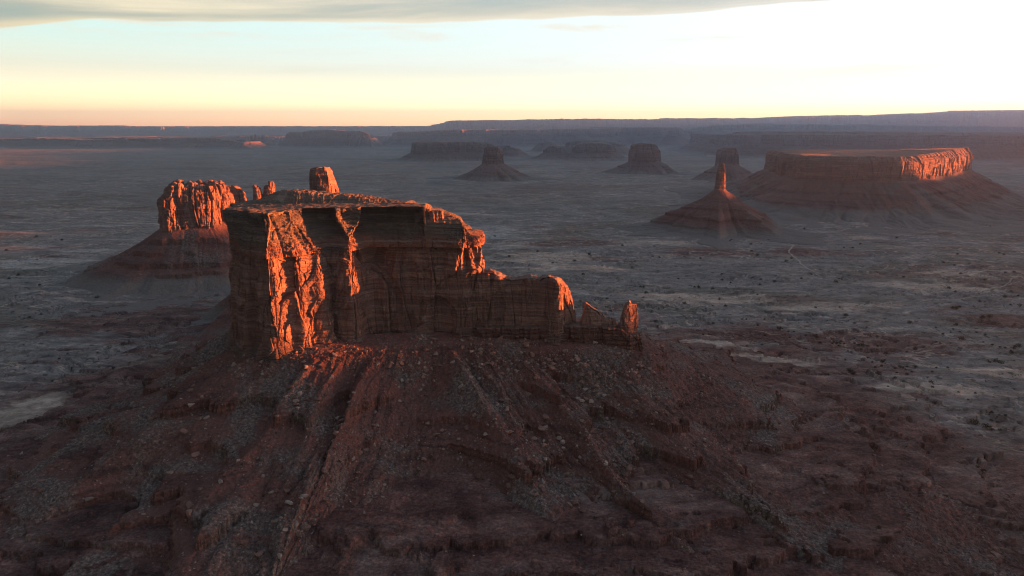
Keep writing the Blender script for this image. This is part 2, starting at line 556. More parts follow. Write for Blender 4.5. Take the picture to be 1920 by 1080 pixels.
def rock_mat(name, c1, c2, c3, pale, s=1.0, bd=1.0, streak=0.6):
    """bedded desert sandstone: strata, dark varnish streaks, pale scars"""
    m, T, b, p = base_mat(name)
    strata = T.noise(T.scale(p, (0.004 / s, 0.004 / s, 0.11 / s)), 1.0, 6, 0.7, 0.3)
    col = T.ramp(strata, [(0.34, c2), (0.44, c1), (0.48, c2), (0.53, c1), (0.60, c3), (0.64, c2), (0.70, c1)])
    blot = T.noise(T.scale(p, (0.03 / s, 0.03 / s, 0.022 / s)), 1.0, 5, 0.6)
    col = T.mix(T.maprange(blot, 0.42, 0.7, 0, 0.55), col, c2)
    st = T.noise(T.scale(p, (0.16 / s, 0.16 / s, 0.010 / s)), 1.0, 4, 0.6, 0.4)
    col = T.mix(T.math('MULTIPLY', T.maprange(st, 0.52, 0.68, smooth=True), streak), col, (c2[0] * 0.45, c2[1] * 0.5, c2[2] * 0.6, 1))
    sc = T.noise(T.scale(p, (0.05 / s, 0.05 / s, 0.035 / s)), 1.0, 3, 0.5, 0.8)
    col = T.mix(T.maprange(sc, 0.62, 0.70, 0, 0.5, smooth=True), col, pale)
    thin = T.noise(T.scale(p, (0.01 / s, 0.01 / s, 0.6 / s)), 1.0, 4, 0.7)
    col = T.mix(1.0, col, T.ramp(thin, [(0.3, (0.70, 0.70, 0.70)), (0.7, (1.25, 1.25, 1.25))]), 'MULTIPLY')
    nz = T.sep(T.n('ShaderNodeNewGeometry').outputs['Normal'])[2]
    soil = T.mix(blot, (0.060, 0.054, 0.044, 1), (0.13, 0.105, 0.085, 1))
    col = T.mix(T.maprange(nz, 0.70, 0.92, 0.0, 0.85, smooth=True), col, soil)
    T.link(col, b.inputs['Base Color'])
    h1 = T.noise(T.scale(p, (0.35 / s, 0.35 / s, 0.55 / s)), 1.0, 6, 0.68)
    h = T.math('ADD', T.math('MULTIPLY', h1, 0.9), T.math('MULTIPLY', thin, 0.5))
    bump(T, b, h, 1.6 * bd * s)
    return m


def slope_mat(name, red, dark, grey, pale, s=1.0, zband=0.16, grey_amt=0.5, speck=True, fade=None):
    """rubble slope: red mudstone, grey scree tongues, small stones, a few dark plants"""
    m, T, b, p = base_mat(name)
    x, y, z = T.sep(p)
    band = T.noise(T.scale(p, (0.003 / s, 0.003 / s, zband / s)), 1.0, 5, 0.65, 0.2)
    col = T.ramp(band, [(0.34, dark), (0.5, red), (0.66, (red[0] * 1.15, red[1] * 1.1, red[2] * 1.1, 1))])
    tong = T.noise(T.scale(p, (0.012 / s, 0.012 / s, 0.008 / s)), 1.0, 6, 0.62, 0.7)
    gm = T.maprange(tong, 0.60 - 0.16 * grey_amt, 0.74 - 0.16 * grey_amt, smooth=True)
    fine = T.noise(T.scale(p, (0.30 / s, 0.30 / s, 0.30 / s)), 1.0, 6, 0.72)
    gcol = T.ramp(fine, [(0.30, (grey[0] * 0.42, grey[1] * 0.42, grey[2] * 0.44, 1)), (0.52, grey), (0.72, pale)])
    col = T.mix(T.math('MULTIPLY', gm, 0.8), col, gcol)
    col = T.mix(1.0, col, T.ramp(fine, [(0.28, (0.50, 0.50, 0.50)), (0.5, (1.0, 1.0, 1.0)), (0.74, (1.55, 1.5, 1.45))]), 'MULTIPLY')
    if speck:
        v = T.n('ShaderNodeTexVoronoi')
        T.put(v.inputs['Vector'], p)
        v.inputs['Scale'].default_value = 0.22 / s
        stone = T.math('MULTIPLY', T.maprange(v.outputs['Distance'], 0.26, 0.16, smooth=True), T.maprange(T.sep(v.outputs['Color'])[0], 0.72, 0.80))
        col = T.mix(T.math('MULTIPLY', stone, 0.75), col, pale)
        v2 = T.n('ShaderNodeTexVoronoi')
        T.put(v2.inputs['Vector'], p)
        v2.inputs['Scale'].default_value = 0.09 / s
        bush = T.math('MULTIPLY', T.maprange(v2.outputs['Distance'], 0.17, 0.11, smooth=True), T.maprange(T.sep(v2.outputs['Color'])[1], 0.70, 0.78))
        col = T.mix(T.math('MULTIPLY', bush, 0.8), col, (0.020, 0.030, 0.020, 1))
    if fade is not None:
        fz = T.math('ADD', z, T.math('MULTIPLY', T.math('SUBTRACT', T.noise(T.scale(p, (0.006, 0.009, 0.02)), 1.0, 6, 0.65, 0.5), 0.5), fade[2]))
        soil = T.mix(fine, (0.09, 0.083, 0.077, 1), (0.21, 0.188, 0.17, 1))
        col = T.mix(T.maprange(fz, fade[1], fade[0], 0.0, 0.92, smooth=True), col, soil)
    T.link(col, b.inputs['Base Color'])
    h2 = T.noise(T.scale(p, (0.09 / s, 0.09 / s, 0.09 / s)), 1.0, 8, 0.7)
    bump(T, b, T.math('ADD', h2, T.math('MULTIPLY', fine, 0.35)), 3.2 * s)
    return m


def ground_mat():
    m, T, b, p = base_mat('valley_floor')
    x, y, z = T.sep(p)
    flat = T.comb(x, y, 0.0)
    sage = (0.165, 0.147, 0.138, 1)
    sage2 = (0.105, 0.098, 0.094, 1)
    red = (0.100, 0.050, 0.044, 1)
    redd = (0.050, 0.027, 0.026, 1)
    sand = (0.36, 0.28, 0.225, 1)
    grey = (0.25, 0.235, 0.225, 1)
    n1 = T.noise(T.scale(flat, (0.0009, 0.0016, 1)), 1.0, 6, 0.60, 0.8)
    n2 = T.noise(T.scale(flat, (0.0028, 0.0052, 1)), 1.0, 7, 0.66, 0.9)
    n3 = T.noise(T.scale(flat, (0.05, 0.05, 1)), 1.0, 7, 0.75)
    col = T.ramp(T.math('ADD', T.math('MULTIPLY', n1, 0.6), T.math('MULTIPLY', n2, 0.4)),
                 [(0.38, sage2), (0.48, sage), (0.54, (0.12, 0.105, 0.09, 1)), (0.60, (0.13, 0.085, 0.072, 1)), (0.68, sage2)])
    # red soil round the near butte and in patches over the plain
    dn = T.vmath('DISTANCE', T.vmath('MULTIPLY', flat, (0.85, 1.0, 1.0)), (-70.0, 720.0, 0.0))
    dn = T.math('ADD', dn, T.math('MULTIPLY', T.math('SUBTRACT', n2, 0.5), 1100.0))
    near = T.maprange(dn, 860.0, 540.0, smooth=True)
    redc = T.ramp(T.noise(T.scale(flat, (0.011, 0.017, 1)), 1.0, 6, 0.65, 0.6), [(0.34, redd), (0.5, red), (0.66, (0.15, 0.095, 0.083, 1))])
    rub = T.noise(T.scale(p, (0.30, 0.30, 0.30)), 1.0, 6, 0.72)
    rub2 = T.noise(T.scale(p, (0.05, 0.05, 0.05)), 1.0, 8, 0.75, 0.6)
    redc = T.mix(T.maprange(rub2, 0.52, 0.66, 0.0, 0.6, smooth=True), redc, (0.118, 0.094, 0.083, 1))
    redc = T.mix(1.0, redc, T.ramp(rub, [(0.30, (0.40, 0.40, 0.41)), (0.5, (0.95, 0.95, 0.95)), (0.70, (1.7, 1.62, 1.55))]), 'MULTIPLY')
    patch = T.math('MULTIPLY', T.maprange(n2, 0.56, 0.66, smooth=True), T.maprange(y, 7000.0, 2500.0))
    col = T.mix(T.math('MAXIMUM', near, T.math('MULTIPLY', patch, 0.75)), col, redc)
    # pale sand washes
    n4 = T.noise(T.scale(flat, (0.0019, 0.0062, 1)), 1.0, 8, 0.68, 1.2)
    n5 = T.noise(T.scale(flat, (0.0007, 0.0011, 1)), 1.0, 3, 0.5)
    sm = T.math('MULTIPLY', T.maprange(n4, 0.545, 0.66, smooth=True), T.maprange(n5, 0.42, 0.56, smooth=True))
    sm = T.math('MULTIPLY', sm, T.math('SUBTRACT', 1.0, T.math('MULTIPLY', near, 0.7)))
    col = T.mix(T.math('MULTIPLY', sm, 0.62), col, T.mix(T.maprange(n2, 0.4, 0.6), sand, grey))
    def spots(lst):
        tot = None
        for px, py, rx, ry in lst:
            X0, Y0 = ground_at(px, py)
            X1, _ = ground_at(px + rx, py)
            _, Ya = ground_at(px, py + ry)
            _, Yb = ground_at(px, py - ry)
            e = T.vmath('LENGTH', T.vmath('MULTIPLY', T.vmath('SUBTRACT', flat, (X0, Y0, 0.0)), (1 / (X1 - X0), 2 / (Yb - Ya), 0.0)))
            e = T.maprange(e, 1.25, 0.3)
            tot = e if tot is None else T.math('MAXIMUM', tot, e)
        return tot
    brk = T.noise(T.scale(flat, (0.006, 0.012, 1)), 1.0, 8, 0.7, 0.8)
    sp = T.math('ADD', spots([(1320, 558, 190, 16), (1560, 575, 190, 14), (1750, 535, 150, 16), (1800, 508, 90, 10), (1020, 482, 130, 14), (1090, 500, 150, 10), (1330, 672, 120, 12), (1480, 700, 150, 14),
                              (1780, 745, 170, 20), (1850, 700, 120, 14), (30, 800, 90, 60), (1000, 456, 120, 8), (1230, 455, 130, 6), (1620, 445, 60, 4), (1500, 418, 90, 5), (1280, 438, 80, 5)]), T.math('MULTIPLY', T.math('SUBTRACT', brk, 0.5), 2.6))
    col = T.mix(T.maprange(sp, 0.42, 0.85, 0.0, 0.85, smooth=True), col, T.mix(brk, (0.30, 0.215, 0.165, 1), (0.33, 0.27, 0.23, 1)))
    sg = T.math('ADD', spots([(70, 495, 150, 22), (170, 470, 130, 8), (180, 422, 90, 4), (60, 455, 90, 10), (850, 430, 240, 22), (760, 400, 180, 8)]), T.math('MULTIPLY', T.math('SUBTRACT', n4, 0.5), 3.2))
    col = T.mix(T.maprange(sg, 0.5, 1.1, 0.0, 0.6, smooth=True), col, (0.33, 0.31, 0.30, 1))
    sr = T.math('ADD', spots([(1640, 640, 260, 34), (1400, 640, 190, 26), (1890, 600, 100, 20), (1500, 470, 100, 8), (1330, 470, 150, 10), (250, 600, 260, 60), (1060, 455, 130, 10)]), T.math('MULTIPLY', T.math('SUBTRACT', brk, 0.5), 2.4))
    col = T.mix(T.maprange(sr, 0.45, 0.8, 0.0, 0.9, smooth=True), col, redc)
    wl = T.noise(T.scale(flat, (0.0042, 0.0075, 1)), 1.0, 6, 0.55, 1.4)
    wash = T.math('MULTIPLY', T.maprange(T.math('ABSOLUTE', T.math('SUBTRACT', wl, 0.5)), 0.016, 0.004, smooth=True), T.maprange(n5, 0.40, 0.5, smooth=True))
    col = T.mix(T.math('MULTIPLY', wash, T.math('MULTIPLY', T.math('SUBTRACT', 1.0, near), 0.6)), col, sand)
    n6 = T.noise(T.scale(flat, (0.012, 0.030, 1)), 1.0, 9, 0.78, 0.5)
    col = T.mix(1.0, col, T.ramp(n6, [(0.30, (0.45, 0.46, 0.48)), (0.5, (1.12, 1.1, 1.08)), (0.68, (1.9, 1.85, 1.8))]), 'MULTIPLY')
    # scrub: dark little clumps
    for sc, lo, amt in ((0.16, 0.40, 0.75), (0.055, 0.70, 0.85)):
        v = T.n('ShaderNodeTexVoronoi')
        T.put(v.inputs['Vector'], flat)
        v.inputs['Scale'].default_value = sc
        w = T.math('MULTIPLY', T.maprange(v.outputs['Distance'], 0.34, 0.18, smooth=True), T.maprange(T.sep(v.outputs['Color'])[0], lo, lo + 0.1))
        w = T.math('MULTIPLY', w, T.math('SUBTRACT', 1.0, T.math('MULTIPLY', near, 0.85)))
        col = T.mix(T.math('MULTIPLY', w, amt), col, (0.028, 0.036, 0.026, 1))
    col = T.mix(1.0, col, T.ramp(n3, [(0.28, (0.55, 0.55, 0.55)), (0.5, (1, 1, 1)), (0.72, (1.45, 1.43, 1.4))]), 'MULTIPLY')
    T.link(col, b.inputs['Base Color'])
    h = T.noise(T.scale(flat, (0.06, 0.06, 1)), 1.0, 9, 0.75)
    bump(T, b, T.math('ADD', h, T.math('MULTIPLY', rub, 0.4)), 4.0)
    return m


M_ROCK = rock_mat('red_sandstone', (0.200, 0.115, 0.092, 1), (0.120, 0.074, 0.063, 1), (0.25, 0.152, 0.122, 1), (0.28, 0.19, 0.158, 1), 1.0, 1.35, 0.24)
def cap_mat():
    m = rock_mat('weathered_caprock', (0.135, 0.105, 0.086, 1), (0.078, 0.064, 0.056, 1), (0.185, 0.135, 0.108, 1), (0.25, 0.215, 0.185, 1), 0.8, 1.8, 0.35)
    T = NT.__new__(NT)
    T.t = m.node_tree
    b = [n for n in T.t.nodes if n.type == 'BSDF_PRINCIPLED'][0]
    p = T.n('ShaderNodeNewGeometry').outputs['Position']
    z = T.sep(p)[2]
    col = b.inputs['Base Color'].links[0].from_socket
    nz = T.noise(T.scale(p, (0.03, 0.03, 0.05)), 1.0, 5, 0.6)
    k = T.maprange(T.math('ADD', z, T.math('MULTIPLY', nz, 24.0)), 283.0, 300.0, smooth=True)
    red = T.mix(T.noise(T.scale(p, (0.02, 0.02, 0.3)), 1.0, 4, 0.6), (0.15, 0.075, 0.056, 1), (0.20, 0.105, 0.078, 1))
    white = T.maprange(T.math('ABSOLUTE', T.math('SUBTRACT', T.math('ADD', z, T.math('MULTIPLY', nz, 4.0)), 276.5)), 1.4, 0.5)
    col = T.mix(k, red, col)
    col = T.mix(T.math('MULTIPLY', white, T.maprange(nz, 0.4, 0.6, 0.0, 0.45)), col, (0.28, 0.235, 0.20, 1))
    T.link(col, b.inputs['Base Color'])
    return m


M_CAP = cap_mat()
M_DARKBED = rock_mat('banded_mudstone', (0.125, 0.064, 0.050, 1), (0.075, 0.042, 0.036, 1), (0.165, 0.092, 0.07, 1), (0.18, 0.115, 0.09, 1), 0.7, 1.2)
M_FAR = rock_mat('far_sandstone', (0.15, 0.098, 0.083, 1), (0.095, 0.064, 0.058, 1), (0.19, 0.128, 0.105, 1), (0.20, 0.145, 0.12, 1), 3.0)
M_SLOPE = slope_mat('talus_rubble', (0.122, 0.060, 0.050, 1), (0.062, 0.032, 0.029, 1), (0.124, 0.098, 0.086, 1), (0.25, 0.19, 0.16, 1), 1.0, 0.16, 0.82)
M_SLOPE2 = slope_mat('red_talus', (0.128, 0.067, 0.056, 1), (0.090, 0.048, 0.042, 1), (0.125, 0.100, 0.09, 1), (0.20, 0.16, 0.14, 1), 1.6, 0.10, 0.35, False, (8.0, 46.0, 60.0))
M_SLOPE3 = slope_mat('grey_talus', (0.145, 0.080, 0.066, 1), (0.090, 0.054, 0.047, 1), (0.125, 0.115, 0.105, 1), (0.19, 0.17, 0.15, 1), 1.8, 0.10, 0.75, False, (25.0, 58.0, 60.0))
M_SLOPEFAR = slope_mat('far_talus', (0.125, 0.084, 0.072, 1), (0.085, 0.060, 0.054, 1), (0.12, 0.108, 0.098, 1), (0.17, 0.15, 0.135, 1), 4.0, 0.10, 0.5, False, (5.0, 40.0, 60.0))
M_GROUND = ground_mat()

# ------------------------------------------------------------------ ground
def seg_dist(x, y, ax, ay, bx, by):
    dx, dy = bx - ax, by - ay
    t = np.clip(((x - ax) * dx + (y - ay) * dy) / (dx * dx + dy * dy), 0, 1)
    return np.hypot(x - ax - t * dx, y - ay - t * dy)


def ground_z(x, y):
    d = np.maximum(seg_dist(x, y, -340, 930, 150, 945) - 60, 0)
    h = 10 * np.exp(-d / 380)
    wob = 45 * perlin(x / 170, y / 150, 331) + 30 * np.abs(perlin(x / 46, y / 42, 333)) + 13 * np.abs(perlin(x / 19, y / 18, 335)) + 4 * np.abs(perlin(x / 7, y / 7, 337))
    for i, (di, hi) in enumerate(((268, 8), (330, 9), (415, 7), (520, 6), (690, 5))):
        k = sst(-0.35, 0.1, perlin(x / 300, y / 260, 341 + i) + 0.15)
        e = d - di - wob * (0.8 + 0.15 * i)
        h = h + hi * (k * sst(2.6, -2.6, e) + (1 - k) * sst(60, -60, e)) + 1.3 * k * np.exp(-np.maximum(-e, 0) / 10) * (e < 2.6)
    r = np.hypot(x, y)
    rough = np.exp(-((d / 900) ** 2))
    f = h + (9 * fbm(x / 210, y / 150, 4, 301) + 3.5 * (ridged(x / 90, y / 70, 3, 303) - 0.5)) * (0.35 + 0.65 * rough) + 7 * fbm(x / 900, y / 600, 3, 305)
    lob = 4.5 * (np.abs(perlin(x / 42, y / 38, 307)) + 0.5 * np.abs(perlin(x / 15, y / 14, 309)))
    q = (f + lob) / 7.5
    fl = np.floor(q)
    fr = q - fl
    S = fr * 0.32 + 0.68 * sst(0.955, 1.0, fr)
    terr = 7.5 * (fl + S) - lob * (1 - 0.6 * sst(0.9, 0.7, fr))
    m = sst(-0.15, 0.2, perlin(x / 260, y / 220, 311) + 0.22) * sst(3400, 2000, r)
    z = f + (terr - f) * m * 0.95
    z = z + (0.35 * fbm(x / 8, y / 8, 4, 313, 0.6)) * sst(2500, 900, r)
    far = sst(2500, 9000, r)
    z = z * (1 - far) + far * (10 * fbm(x / 2600, y / 1800, 3, 317))
    # soft swells in the middle distance
    z = z + 9 * sst(1300, 1900, r) * fbm(x / 700, y / 420, 4, 319)
    return z - 4


def build_ground():
    rs = [2.0, 60.0, 160.0, 260.0, 340.0, 400.0, 440.0]
    while rs[-1] < 70000:
        r = rs[-1]
        rs.append(r + min(max(1.5, (r * r + CAMZ ** 2) / (CAMZ * 683) * 0.62), 600.0))
    th = np.concatenate([np.arange(-180, -43, 3.0), np.arange(-43, 43, 0.062), np.arange(43, 180, 3.0)])
    rs = np.array(rs)[:, None]
    a = np.radians(th)[None, :]
    X, Y = rs * np.sin(a), rs * np.cos(a)
    Z = ground_z(X, Y)
    P = np.stack([X, Y, Z], -1)[:, ::-1]
    o = grid_obj('ground', P[::-1], True, M_GROUND, None, True)
    o['kind'] = 'structure'
    return P


GROUND_P = build_ground()

# ------------------------------------------------------------------ the large near butte
def near_butte():
    ORI = (-110.0, 930.0, 0.0)
    root = thing('sandstone_butte', ORI, 'largest butte in front, flat-topped red wall with a thin fin trailing right', 'butte', 'sandstone buttes and mesas')

    def fr(pts):
        return [(pix(px, 560, Y)[0], Y) for px, Y in pts]
    front = fr([(428, 985), (434, 925), (448, 880), (478, 852), (504, 842), (524, 850), (545, 866), (565, 866), (588, 884), (604, 886), (618, 912), (638, 906), (656, 896), (672, 902), (690, 928),
                (700, 938), (760, 937), (830, 934), (868, 928), (896, 934), (914, 958)])
    body = [(-150, 1075)] + [(-300, 1070), (-372, 1040)] + front + [(-32, 1000), (-60, 1050)]

    def bulge(a, z, C):
        # rounded alcoves and leaning slabs of the prow
        return 0 * z
    # lower banded foot of the wall
    cliff('cliff_wall', body, 128, 273, M_ROCK, root, ORI, n=1500, rows=330, caprows=20, seed=101, s=1.0, ampfn=lambda C: np.interp(C[:, 0], [-380, -330, -230, -190, -150, -50, -35], [0.75, 0.9, 1.0, 0.9, 0.8, 0.8, 0.9]), alc=lambda C: np.interp(C[:, 0], [-330, -300, -215, -190], [1.4, 0.35, 0.35, 1.8]), biasfn=lambda C: np.interp(C[:, 0], [-385, -320, -290, -205, -185, -60, -40], [0.8, 0.7, 0.0, 0.0, 1.0, 1.0, 0.3]), lean=0.045, sm=5.0,
          capz=lambda x, y, rz: 272 + 0 * x, capn=1.0, rim=1.0, foot=20,
          prof=lambda t, a, z: 5.0 * sst(152, 132, z) * (0.6 + 0.4 * np.sin(z * 1.9)) - 1.5 * sst(262, 268, z) * (1 + np.sin(z * 2.4)) - 2.2 * sst(203, 205, z + 5 * perlin(a / 60, 0 * z, 88)) * sst(-0.2, 0.2, perlin(a / 55, 0 * z, 89) + 0.2) - 1.8 * sst(238, 239.5, z + 4 * perlin(a / 50, 0 * z, 90)) + 1.6 * sst(182, 180, z + 5 * perlin(a / 40, 0 * z, 91)))

    # stepped upper beds
    c = np.array(body)
    ctr = np.array([-195.0, 985.0])

    def prof_up(t, a, z):
        k = np.clip((z - 270) / 50, 0, 1)
        nn = 8 * k + 0.5 * perlin(a / 120, z / 40, 77) + 0.10 * perlin(a / 16, z / 9, 78)
        fl = np.floor(nn)
        st = np.minimum((fl + sst(0.3, 1.0, nn - fl) ** 1.3) / 8, 0.86)
        wd = np.interp(a / a.max(), REC_A, REC_W)
        st = 0.6 * st + 0.4 * np.minimum(k * (1 + 0.1 * perlin(a / 30, z / 9, 85)), 0.9)
        return -(wd + 12 * perlin(a / 50, 0 * z, 79) + 6 * ridged(a / 28, z / 60, 2, 86) - 3) * st + 1.7 * fbm(a / 6, z / 4, 5, 80, 0.62) * sst(266, 272, z) + 4.2 * perlin(a / 24, z / 26, 84) - 7.0 - 2.5 * np.clip(1 - np.abs(perlin(a / 17, z / 200, 87)) * 8, 0, 1)

    Cq, Nq, Aq = loop(body, 400, 7.0)
    REC_A = Aq / Aq.max()
    REC_W = np.interp(Cq[:, 0] + 0.0 * Cq[:, 1], [-385, -350, -310, -260, -120, -60, -30], [5, 10, 26, 38, 36, 30, 16])

    def top_up(C, A):
        x = C[:, 0]
        z = np.interp(x, [-400, -372, -330, -270, -200, -150, -122, -100, -84, -66, -48, -32], [322, 322, 322, 321, 320, 320, 317, 312, 305, 295, 284, 276])
        return z + 2.2 * perlin(A / 14, 0 * A, 81) + 3.5 * perlin(A / 45, 0 * A, 82) - 5.0 * sst(0.28, 0.36, perlin(A / 21, 0 * A, 83)) - 3.0 * sst(0.2, 0.26, perlin(A / 9, 0 * A, 92))
    up = [(x, y) for x, y in body]
    cliff('caprock', up, 270, 320, M_CAP, root, ORI, n=1500, rows=170, caprows=60, seed=131, s=0.8, amp=0.35, lean=0.0, sm=7.0, top=top_up,
          capz=lambda x, y, rz: np.where(x > -122, rz + 2, 322), capn=0.8, rim=1.0, foot=4, prof=prof_up)
    # mound of loose rubble on the summit
    mx = lambda px, Y: pix(px, 380, Y)[0]
    hill = [(mx(560, 1055), 1055), (mx(470, 1040), 1040), (mx(444, 1000), 1000), (mx(470, 985), 985), (mx(545, 978), 978), (mx(620, 985), 985), (mx(700, 990), 990),
            (mx(772, 1005), 1005), (mx(740, 1040), 1040), (mx(650, 1055), 1055)]

    def hill_top(C, A):
        return 322 + 0 * A

    def hill_z(x, y, rz):
        zt = np.interp(x, [mx(476, 1010), mx(504, 1010), mx(524, 1010), mx(556, 1010), mx(585, 1010), mx(620, 1010), mx(650, 1010), mx(690, 1010), mx(720, 1010), mx(765, 1010)],
                       [321, 331, 337, 338, 336, 333, 332, 329, 325, 323])
        return zt + 1.3 * fbm(x / 8, y / 8, 4, 141, 0.55)
    cliff('summit_mound', hill, 318, 322, M_CAP, root, ORI, n=700, rows=8, caprows=60, seed=151, s=0.4, amp=0.4, lean=0.0, sm=6, top=hill_top, capz=hill_z, capn=0.8,
          spine=[(mx(500, 1015), 1015), (mx(690, 1015), 1015)], foot=3)
    # ragged red blocks left at the edge of the summit
    def block(px0, px1, y0, y1, Y, dep, seed, nm='summit_block', label=None):
        x0, zt = pix(px0, y0, Y)
        x1, zb = pix(px1, y1, Y)
        pts = [((x0 + x1) / 2, Y + dep), (x0, Y + dep * 0.8), (x0, Y), (x1, Y), (x1, Y + dep * 0.8)]
        o = cliff(nm, pts, zb, zt, M_ROCK, root, ORI, n=220, rows=36, caprows=12, seed=seed, s=0.3, amp=0.9, lean=0.15, sm=2.0, foot=5, capn=0.8)
        return o
    block(617, 666, 368, 378, 1000, 14, 161)
    block(702, 738, 382, 390, 985, 10, 163)
    block(738, 764, 380, 390, 985, 12, 165)
    block(788, 803, 391, 401, 960, 12, 167)
    block(806, 832, 396, 409, 952, 14, 169)

    # thin fin running right, with its sail, teeth and end spire
    def fx(px):
        return pix(px, 560, 938)[0]
    sil = [(890, 516), (905, 515), (916, 514), (930, 517), (945, 524), (958, 528), (975, 527), (990, 524), (1003, 523), (1012, 528), (1019, 524), (1030, 521), (1040, 523),
           (1052, 527), (1062, 534), (1072, 543), (1079, 560), (1084, 585), (1088, 606), (1094, 612)]
    fin = [(fx(1000), 980), (fx(900), 985), (fx(880), 960), (fx(890), 940), (fx(960), 940), (fx(1020), 937), (fx(1036), 927), (fx(1047), 924), (fx(1066), 940), (fx(1088), 958), (fx(1089), 968), (fx(1060), 978)]

    def fin_top(C, A):
        X = C[:, 0]
        sx = [fx(p) for p, q in sil]
        sz = [pix(p, q, 940)[1] for p, q in sil]
        return np.interp(X, sx, sz) + 0.8 * perlin(A / 5, 0 * A, 171)
    cliff('rock_fin', fin, 122, 230, M_ROCK, root, ORI, n=1000, rows=220, caprows=14, seed=181, s=0.9, amp=0.7, alc=1.3, biasfn=lambda C: np.interp(C[:, 0], [fx(1030), fx(1045)], [1.0, 0.2]), lean=0.05, sm=3.5, top=fin_top, capn=0.8, foot=20, rim=2.5,
          prof=lambda t, a, z: 4.0 * sst(150, 130, z) * (0.6 + 0.4 * np.sin(z * 1.9)))

    def spire(nm, poly_px, Y, dep, silh, seed, amp=0.5, s=0.4, base=660, lean=0.03, label=None, fpos=0.6):
        X = [pix(p, 600, Y)[0] for p in poly_px]
        x0, x1 = X
        pts = [((x0 + x1) / 2, Y + dep), (x0, Y + dep * 0.8), (x0, Y + 2), (x0 + (x1 - x0) * fpos, Y), (x1, Y + dep * 0.35), (x1, Y + dep * .8)]
        zb = pix(1100, base, Y)[1]

        def tp(C, A):
            return np.interp(C[:, 0], [pix(p, 600, Y)[0] for p, q in silh], [pix(p, q, Y)[1] for p, q in silh]) + 0.5 * perlin(A / 3, 0 * A, seed + 3)
        o = cliff(nm, pts, zb, 0, M_ROCK, root, ORI, n=420, rows=150, caprows=12, seed=seed, s=s, amp=amp, lean=lean, sm=2.2, top=tp, capn=0.5, foot=14, rim=1.2,
                  prof=lambda t, a, z: 3.0 * sst(140, 122, z))
        if label:
            o['label'] = label
        return o
    spire('rock_tooth', (1078, 1172), 940, 26, [(1078, 640), (1090, 612), (1099, 572), (1103, 575), (1112, 582), (1121, 587), (1125, 594), (1130, 590), (1134, 598), (1142, 602), (1147, 600), (1150, 612),
                                                (1156, 600), (1160, 612), (1172, 640)], 191, 0.7, 0.5, fpos=0.3)
    spire('rock_spire', (1162, 1202), 938, 28, [(1160, 620), (1168, 590), (1174, 574), (1181, 573), (1184, 569), (1188, 571), (1190, 576), (1199, 576), (1203, 600)], 201, 0.9, 0.5,
          label='narrow sunlit spire at the right end of the fin', fpos=0.4)
    # low banded foot on which fin and teeth stand
    foot = [(fx(1000), 1000), (fx(860), 1000), (fx(840), 950), (fx(900), 931), (fx(1000), 930), (fx(1100), 931), (fx(1180), 931), (fx(1207), 940), (fx(1207), 965), (fx(1150), 980)]
    cliff('banded_foot', foot, 105, 150, M_DARKBED, root, ORI, n=1100, rows=110, caprows=14, seed=211, s=0.6, amp=1.0, lean=0.10, sm=4, capn=1.0, foot=18,
          top=lambda C, A: np.interp(C[:, 0], [fx(880), fx(1060), fx(1165), fx(1180), fx(1205)], [150, 153, 150, 142, 138]) + 1.5 * perlin(A / 9, 0 * A, 213),
          prof=lambda t, a, z: 0.9 * np.sin(z * 1.1 + 2.4 * perlin(a / 40, z / 14, 215)) * sst(-0.3, 0.3, perlin(a / 18, z / 9, 217) + 0.1) + 1.4 * np.abs(perlin(a / 7, z / 40, 216)))
    # talus
    hullp = [(-150, 1065), (-300, 1060), (-368, 1030), (-385, 960), (-378, 905), (-345, 868), (-300, 858), (-255, 866), (-190, 900), (-80, 922), (60, 925), (172, 930), (186, 950), (165, 975), (40, 1000)]

    def zb(C):
        return np.interp(C[:, 0], [-390, -300, -250, -100, 60, 190], [136, 141, 142, 136, 130, 119])

    def spread(N):
        k = 1.0 - 0.20 * np.clip(-N[:, 0], 0, 1) ** 1.5 - 0.02 * np.clip(N[:, 0], 0, 1) ** 1.5
        return k
    led = [(98, 11, 0.9, 20), (72, 12, 0.8, 20), (50, 12, 0.8, 20), (33, 9, 0.8, 16)]
    return root, talus('talus_slope', hullp, zb, 240, 560, M_SLOPE, root, ORI, n=2300, rows=520, sm=28, seed=221, gul=7.0, gw=42, runs=2.3, lobes=0.10, fan=0.35, ledges=led, spread=spread, straight=0.45, floor=0.0, rough=1.25, lwob=9.0, lmask=lambda C: np.interp(C[:, 0], [-390, -340, -250, -100, 60, 140], [0.25, 0.15, -0.2, -0.28, 0.0, 0.35]))[1]


BUTTE, TALUS_P = near_butte()

